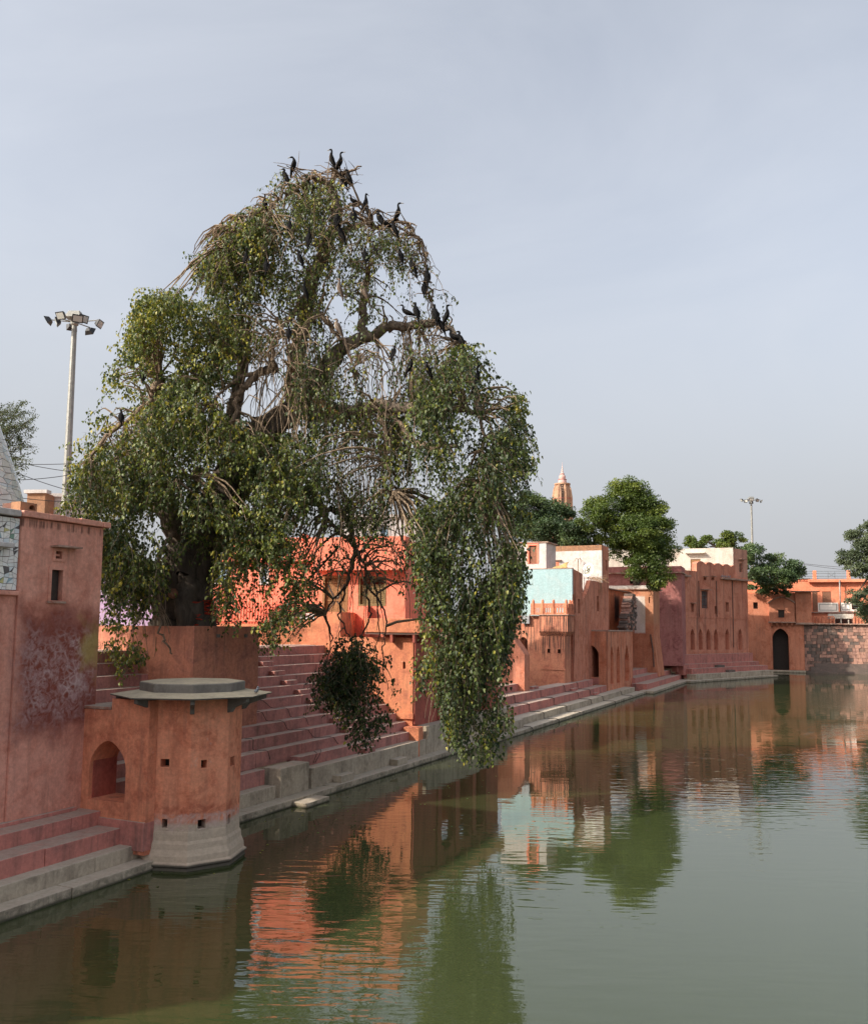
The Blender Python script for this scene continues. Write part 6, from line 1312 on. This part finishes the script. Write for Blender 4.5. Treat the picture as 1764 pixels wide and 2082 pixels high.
# ---------------------------------------------------------------- cormorants
MAT['plumage'] = flat('black plumage', (.009, .009, .010), .9, .4, 12, 0, .08)
MAT['wing_f'] = flat('dark bronze wing', (.015, .014, .013), .9, .4, 14, 0, .08)
MAT['pale_breast'] = flat('pale breast', (.46, .40, .32), .8, .15, 12)
MAT['brown_plum'] = flat('brown plumage', (.10, .07, .05), .7, .3, 12)
MAT['bill'] = flat('horn bill', (.22, .17, .08), .5, .2, 12)
def make_bird(pose, pale=False):
    """perched cormorant, origin at the feet, looking along +x"""
    r = thing('cormorant', 'x', 'bird', (0, 0, 0))
    if pose == 'alert': P = [(-.16, -.30), (-.13, -.16), (-.085, -.02), (-.04, .10), (.015, .22), (.045, .33), (.05, .42), (.03, .50), (.025, .57), (.055, .625), (.10, .64), (.14, .64)]
    elif pose == 'hunched': P = [(-.20, -.26), (-.16, -.13), (-.11, -.01), (-.06, .10), (.00, .21), (.04, .31), (.07, .37), (.05, .42), (.035, .45), (.06, .485), (.105, .49), (.14, .485)]
    elif pose == 'crouch': P = [(-.48, .02), (-.36, .05), (-.24, .09), (-.12, .13), (0, .18), (.10, .24), (.15, .31), (.14, .38), (.15, .44), (.185, .475), (.225, .475), (.255, .468)]
    else: P = [(-.10, -.32), (-.09, -.18), (-.06, -.04), (-.03, .09), (.01, .21), (.03, .32), (.02, .40), (-.005, .46), (-.03, .50), (-.065, .52), (-.105, .515), (-.135, .505)]
    R_ = [.022, .035, .055, .088, .103, .088, .058, .040, .034, .037, .032, .020]
    bd = obj('body', MB().tube([(x, 0, z) for x, z in P], R_, 10), 'brown_plum' if pale else 'plumage', r, smooth=True)
    h = np.array(P[-1]); d = np.array(P[-1])-np.array(P[-2]); d = d/np.linalg.norm(d)
    obj('bill', MB().tube([(h[0], 0, h[1]), (h[0]+d[0]*.06, 0, h[1]+d[1]*.06), (h[0]+d[0]*.095, 0, h[1]+d[1]*.09), (h[0]+d[0]*.105, 0, h[1]-.018)], [.016, .011, .009, .003], 6), 'bill', r, smooth=True)
    for s in (-1, 1):
        W_ = [(P[5][0]+.0, s*.060, P[5][1]+.01), (P[4][0]-.01, s*.092, P[4][1]), (P[3][0]-.02, s*.085, P[3][1]-.01), (P[2][0]-.03, s*.055, P[2][1]-.02), (P[1][0]-.02, s*.02, P[1][1]+.01)]
        obj('wing', MB().tube(W_, [.018, .042, .046, .032, .006], 7), 'wing_f' if not pale else 'brown_plum', r, smooth=True)
        obj('foot', MB().tube([(.0, s*.035, .06 if pose != 'crouch' else .1), (.01, s*.04, .0), (.055, s*.05, -.012)], [.016, .012, .008], 5), 'wing_f', r)
    if pale:
        obj('breast', MB().tube([(P[3][0]+.045, 0, P[3][1]), (P[4][0]+.045, 0, P[4][1]), (P[5][0]+.03, 0, P[5][1]), (P[6][0]+.02, 0, P[6][1]), (P[7][0]+.014, 0, P[7][1]), (P[8][0]+.006, 0, P[8][1])], [.04, .075, .068, .046, .032, .02], 8), 'pale_breast', r, smooth=True)
    return r
BIRDS = [ # x, y of the feet in the enlarged view, pose, heading deg (0 looks to the picture's right-hand side), pale, scale, where
 (893, 200, 'alert', 150, 0, 1.05, 'top'), (935, 216, 'alert', -10, 0, 1.0, 'top'), (677, 230, 'turned', 0, 0, 1.05, 'top'), (632, 296, 'hunched', 170, 0, 1.1, 'top'),
 (985, 300, 'hunched', 160, 0, 1.1, 'knot'), (955, 305, 'hunched', 200, 0, 1.0, 'knot'), (517, 440, 'alert', 110, 0, .9, 'sprig'), (1078, 448, 'alert', 60, 0, 1.05, 'pair'), (1097, 500, 'hunched', 140, 0, 1.1, 'pair'),
 (1157, 528, 'hunched', 150, 0, 1.05, 'arch'), (1257, 505, 'alert', 5, 0, 1.05, 'archtip'), (1015, 425, 'crouch', 190, 0, .85, 'knot'), (1012, 515, 'hunched', 100, 0, 1.1, 'under'), (920, 535, 'hunched', 90, 0, 1.1, 'under'), (942, 612, 'hunched', 160, 0, 1.1, 'under'),
 (1240, 585, 'hunched', 150, 0, 1.0, 'under'), (1190, 550, 'crouch', 200, 0, .9, 'under'), (655, 565, 'alert', 80, 0, .8, 'in'), (762, 640, 'alert', 90, 0, 1.0, 'in'), (410, 740, 'alert', 70, 0, .8, 'in'), (525, 790, 'hunched', 100, 0, .95, 'in'),
 (712, 750, 'hunched', 150, 0, 1.0, 'in'), (775, 340, 'crouch', 170, 0, .8, 'top2'), (1077, 740, 'hunched', 110, 0, 1.0, 'in'), (1132, 690, 'hunched', 150, 0, .9, 'in'), (1342, 800, 'hunched', 150, 0, 1.1, 'outer'), (1425, 850, 'alert', 100, 0, 1.0, 'outer'),
 (1408, 915, 'alert', 90, 0, .9, 'outer'), (742, 935, 'alert', 150, 0, 1.0, 'in'), (937, 925, 'alert', 150, 1, .95, 'pale1'), (1072, 945, 'hunched', 165, 1, 1.2, 'pale2'), (927, 1145, 'hunched', 165, 1, 1.1, 'pale3'),
 (1362, 1050, 'hunched', 120, 0, 1.1, 'limb'), (1310, 1050, 'crouch', 180, 0, .9, 'limb'), (1468, 1065, 'hunched', 110, 0, 1.15, 'limb'), (1530, 1080, 'alert', 12, 0, 1.0, 'limbtip'), (1500, 1125, 'hunched', 165, 0, 1.0, 'limb'),
 (1575, 1190, 'crouch', 185, 0, .95, 'slope'), (1612, 1215, 'hunched', 178, 0, 1.1, 'slope2'), (1328, 1358, 'hunched', 20, 0, .95, 'low'), (1430, 1380, 'hunched', 150, 0, 1.0, 'low'), (1700, 1430, 'alert', 20, 0, 1.05, 'shoulder'),
 (1275, 735, 'hunched', 120, 0, .95, 'outer'), (1237, 1275, 'hunched', 60, 0, .85, 'low'), (650, 1165, 'hunched', 100, 0, .9, 'inl')]
LBL = {'top': 'black cormorant perched upright on the bare crown tip of the weeping tree', 'knot': 'black cormorant huddled on the broken twigs just below the crown tip', 'sprig': 'lone dark cormorant on a leafy sprig at the crown edge facing the lamp mast',
 'pair': 'black cormorant of the stacked pair beside the top stem', 'arch': 'hunched black cormorant on the bend of the bare arched branch', 'archtip': 'black cormorant with bill held level on the end of the bare arched branch', 'under': 'black cormorant hunched around the top stem under the arched branch',
 'in': 'dark cormorant half hidden among the upper leaves of the weeping tree', 'top2': 'crouching dark cormorant tucked in the tangle under the crown tip', 'outer': 'dark cormorant on drooping outer twigs above the long level limb', 'pale1': 'young cormorant with white breast standing among the twigs',
 'pale2': 'large brown cormorant with pale throat on top of the upright limb', 'pale3': 'brown cormorant with buff breast on the lower forked branch', 'limb': 'black cormorant resting on the long level limb', 'limbtip': 'dark cormorant with bill held level at the tip of the long level limb',
 'slope': 'black cormorant crouching on the drooping limb end', 'slope2': 'black cormorant drying itself lowest on the drooping limb end', 'low': 'black cormorant on thin twigs below the long level limb', 'shoulder': 'dark cormorant on the leafy shoulder of the hanging curtain over water', 'inl': 'dark cormorant deep in the twigs over the pale forked branch'}
protos = {}; cnt = {}
for b in BIRDS: cnt[b[6]] = cnt.get(b[6], 0)+1
perch = []
for (x, y, pose, hd, pale, scl_, wh_) in BIRDS:
    X, Yp = 350+x*.3637, 262.5+y*.3637
    d = np.linalg.norm(topx(LIMBA)-np.array([X, Yp]), axis=1); near = LIMBA[int(d.argmin())]
    Yd = min(near[1]-.15, TY-.3) if d.min() < 60 else TY-1.2
    if wh_ in ('in', 'under', 'pale1', 'pale2', 'pale3', 'low', 'inl', 'outer'): Yd = 31.6
    if wh_ in ('pale3', 'low', 'inl', 'limb', 'slope', 'slope2', 'limbtip'): Yd = 30.9
    if wh_ == 'shoulder': Yd = 29.5
    p = np.array(at(X, Yp, Yd)); key = (pose, pale); PW = {'alert': 'upright', 'hunched': 'hunched', 'crouch': 'crouching', 'turned': 'head turned'}[pose]; lb = LBL[wh_] if cnt[wh_] == 1 else PW+' '+LBL[wh_].replace('hunched ', '').replace(' upright', ''); loc = tuple(p+np.array([0, 0, .02]))
    grp = 'cormorants in the weeping tree' if cnt[wh_] > 1 else None
    if key not in protos:
        r = make_bird(pose, pale); protos[key] = r; r.location = loc; r.rotation_euler = (0, 0, math.radians(hd)); r.scale = (scl_,)*3; r['label'] = lb
        r['group'] = 'cormorants in the weeping tree'
    else: dup(protos[key], loc, math.radians(hd), lb, 'cormorants in the weeping tree', scl_)
    A = near; B = p+np.array([0, 0, -.035]); a = math.radians(hd)+math.pi/2; e = np.array([math.cos(a), math.sin(a), 0])
    obj('perch_twig', MB().tube([A, (A+B)/2+np.array([0, 0, .06]), B-e*.18, B, B+e*.22+np.array([0, 0, .02]), B+e*.5+np.array([0, 0, -.08])], [.03, .026, .022, .022, .016, .006], 5), 'limb', tree, smooth=True)
for (X, Yp, Yd) in ((290, 772, 31.2), (246, 856, 30.8)):
    p = np.array(at(X, Yp, Yd)); dup(protos[('hunched', 0)], tuple(p), 2.0, 'black cormorant half hidden on the drooping branch beside the lamp mast', 'cormorants in the weeping tree', .85)
    d = np.linalg.norm(LIMBA-p, axis=1); A = LIMBA[int(d.argmin())]
    obj('perch_twig', MB().tube([A, (A+p)/2+np.array([0, 0, .1]), p+np.array([0, 0, -.03]), p+np.array([-.3, .1, -.05])], [.03, .025, .02, .008], 5), 'limb', tree, smooth=True)
bk = at(649, 1236, TY+.9); cb = thing('small_bird', 'small dark bird on a bare twig before the wooden door', 'bird', tuple(bk)); MAT['pigeon_d'] = MAT['plumage']
obj('body', MB().tube([(bk[0]-.13, bk[1], bk[2]+.03), (bk[0]-.05, bk[1], bk[2]+.08), (bk[0]+.03, bk[1], bk[2]+.13), (bk[0]+.08, bk[1], bk[2]+.19), (bk[0]+.13, bk[1], bk[2]+.19)], [.02, .06, .07, .045, .006], 8), 'plumage', cb, smooth=True)
obj('foot', MB().tube([(bk[0], bk[1], bk[2]+.08), (bk[0], bk[1], bk[2]-.02)], .012, 5), 'bill', cb)
obj('perch_twig', MB().tube([at(690, 1110, TY+.4), at(612, 1195, TY+.7), at(640, 1232, TY+.9), at(656, 1246, TY+.95), at(668, 1275, TY+1), at(672, 1310, TY+1)], [.05, .045, .04, .04, .03, .02], 6), 'bark', tree, smooth=True)

# ---------------------------------------------------------------- floodlight masts
def flood(root, c, d, s=1.0, glass=True):
    """floodlight: housing box with sloped back and a glass face, aimed along d"""
    d = Vector(d).normalized(); e1 = d.cross(Vector((0, 0, 1))).normalized(); e2 = e1.cross(d); c = Vector(c); w, h = .31*s, .24*s
    P = [c-e1*w-e2*h+d*.1, c+e1*w-e2*h+d*.1, c+e1*w+e2*h+d*.1, c-e1*w+e2*h+d*.1]; Qb = [c-e1*w*.55-e2*h*.5-d*.16, c+e1*w*.55-e2*h*.5-d*.16, c+e1*w*.55+e2*h*.5-d*.16, c-e1*w*.55+e2*h*.5-d*.16]
    fl = obj('floodlight', MB().add([tuple(p) for p in P+Qb], [(0, 1, 2, 3), (7, 6, 5, 4), (0, 4, 5, 1), (1, 5, 6, 2), (2, 6, 7, 3), (3, 7, 4, 0)]), 'lamp_black', root, bevel=.015)
    G = [c-e1*w*.78-e2*h*.72+d*.105, c+e1*w*.78-e2*h*.72+d*.105, c+e1*w*.78+e2*h*.72+d*.105, c-e1*w*.78+e2*h*.72+d*.105]; G2 = [p+d*.012 for p in G]
    obj('lamp_glass', MB().hexa([tuple(p) for p in G+G2]), 'lamp_glass', fl)
    return fl
def mast(x_top, y_top, x_bot, Y, label, s=1.0):
    top = np.array(at(x_top, y_top, Y)); r = thing('floodlight_mast', label, 'lamp', (top[0], top[1], 5.4), 'floodlight masts')
    zt = top[2]; m = MB()
    obj('pole', MB().tube([(top[0], top[1], 5.4), (top[0], top[1], 12), (top[0], top[1], zt)], [.30, .25, .15], 10), 'metal', r, smooth=False)
    obj('collar', MB().lathe((top[0], top[1], 0), [(.2, zt-.35), (.24, zt-.3), (.24, zt-.05), (.18, zt)], 10), 'metal', r)
    for i, (ax_, L_, tilt) in enumerate(((185, 1.55, -.45), (205, .95, -.3), (250, 1.1, -.5), (-5, 1.55, -.4), (-35, .85, -.25), (-60, 1.2, -.5), (120, 1.2, -.4), (70, 1.3, -.4))):
        a = math.radians(ax_); e = Vector((math.cos(a), math.sin(a), 0)); b0 = Vector((top[0], top[1], zt-.15)); c = b0+e*L_*s
        obj('arm', MB().tube([tuple(b0), tuple(c+Vector((0, 0, .1)))], .035, 6), 'metal', r)
        flood(r, c+Vector((0, 0, -.12 if i % 2 else .05)), (math.cos(a)*.8, math.sin(a)*.8, tilt), s*1.05)
    c = Vector((top[0], top[1], zt+.32)); w = .55*s
    obj('top_hood', MB().add([tuple(c+Vector(p)) for p in ((-w, -.35, -.22), (w*.8, -.35, -.22), (w*.8, .35, -.22), (-w, .35, -.22), (-w*.55, -.2, .2), (w*.62, -.2, .2), (w*.62, .2, .2), (-w*.55, .2, .2))], [(3, 2, 1, 0), (4, 5, 6, 7), (0, 1, 5, 4), (1, 2, 6, 5), (2, 3, 7, 6), (3, 0, 4, 7)]), 'metal', r, bevel=.02)
    return r
mast(152, 650, 132, 52, 'tall grey floodlight mast rising behind the weeping tree')
mast(1526.5, 1016, 1526, 152, 'distant grey floodlight mast above the far trees beyond the cream rooftop room', 1.1)
# ---------------------------------------------------------------- cables
def cable(p0, p1, sag, label, r=.014):
    a, b = np.array(p0), np.array(p1); t = np.linspace(0, 1, 14)[:, None]; P = a*(1-t)+b*t-np.array([0, 0, 1.])*sag*4*t*(1-t)
    tag(obj('cable', MB().tube(P, r, 5), 'wire', smooth=True), label, 'cable', 'overhead cables')
CB = 'thin black cable strung between the mosaic spire and the lamp mast'
CBL = ['upper taut', 'second slack', 'crossing slack', 'crossing rising', 'lowest slack']
for ci_, (a, b_, s) in enumerate((((-10, 943, 50), (170, 942, 51), .05), ((30, 938, 50), (180, 962, 51), .1), ((20, 955, 49), (160, 1002, 51), .1), ((20, 976, 48), (160, 962, 51), .1), ((-10, 1004, 47), (150, 1020, 49), .1))): cable(at(*a), at(*b_), s, CBL[ci_]+' '+CB, .02)
for (a, b_) in (((1600, 1142, 142), (1790, 1163, 142)), ((1590, 1140, 143), (1790, 1156, 143))): cable(at(*a), at(*b_), .3, 'thin cable strung above the railed house roof', .03)

# ---------------------------------------------------------------- leaves drifting on the water
n_ = 420; ss = rng.uniform(-9, 60, n_); vv = -.8-np.abs(rng.normal(0, 3.2, n_)); P_ = np.array([W(a, b, .004) for a, b in zip(ss, vv)])
dl = thing('drifting_leaves', 'scattered fallen leaves drifting on the pond surface', 'leaves', (0, 20, 0)); dl['kind'] = 'stuff'
T_ = rng.normal(0, 1, (n_, 3)); T_[:, 2] = 0; N_ = np.tile(np.array([0, 0, 1.]), (n_, 1))+rng.normal(0, .05, (n_, 3))
o = leaves('leaf_litter', P_, T_, N_, rng.uniform(.03, .09, n_), rng.uniform(.5, 1, n_), 'peepal', dl)
# ---------------------------------------------------------------- pale air
if HAZE:
    t = bpy.data.materials.new('thin haze'); t.use_nodes = True; nt = t.node_tree; nt.nodes.clear(); o_ = nt.nodes.new('ShaderNodeOutputMaterial'); v_ = nt.nodes.new('ShaderNodeVolumePrincipled')
    v_.inputs['Color'].default_value = (.80, .84, .90, 1); v_.inputs['Density'].default_value = HAZE; v_.inputs['Anisotropy'].default_value = .2; nt.links.new(v_.outputs[0], o_.inputs['Volume'])
    hz = MB().hexa([(-400, -60, -2.5), (500, -60, -2.5), (500, 600, -2.5), (-400, 600, -2.5), (-400, -60, 42), (500, -60, 42), (500, 600, 42), (-400, 600, 42)])
    tag(obj('haze', hz, t, loc=(0, 0, -2.5)), kind='stuff')
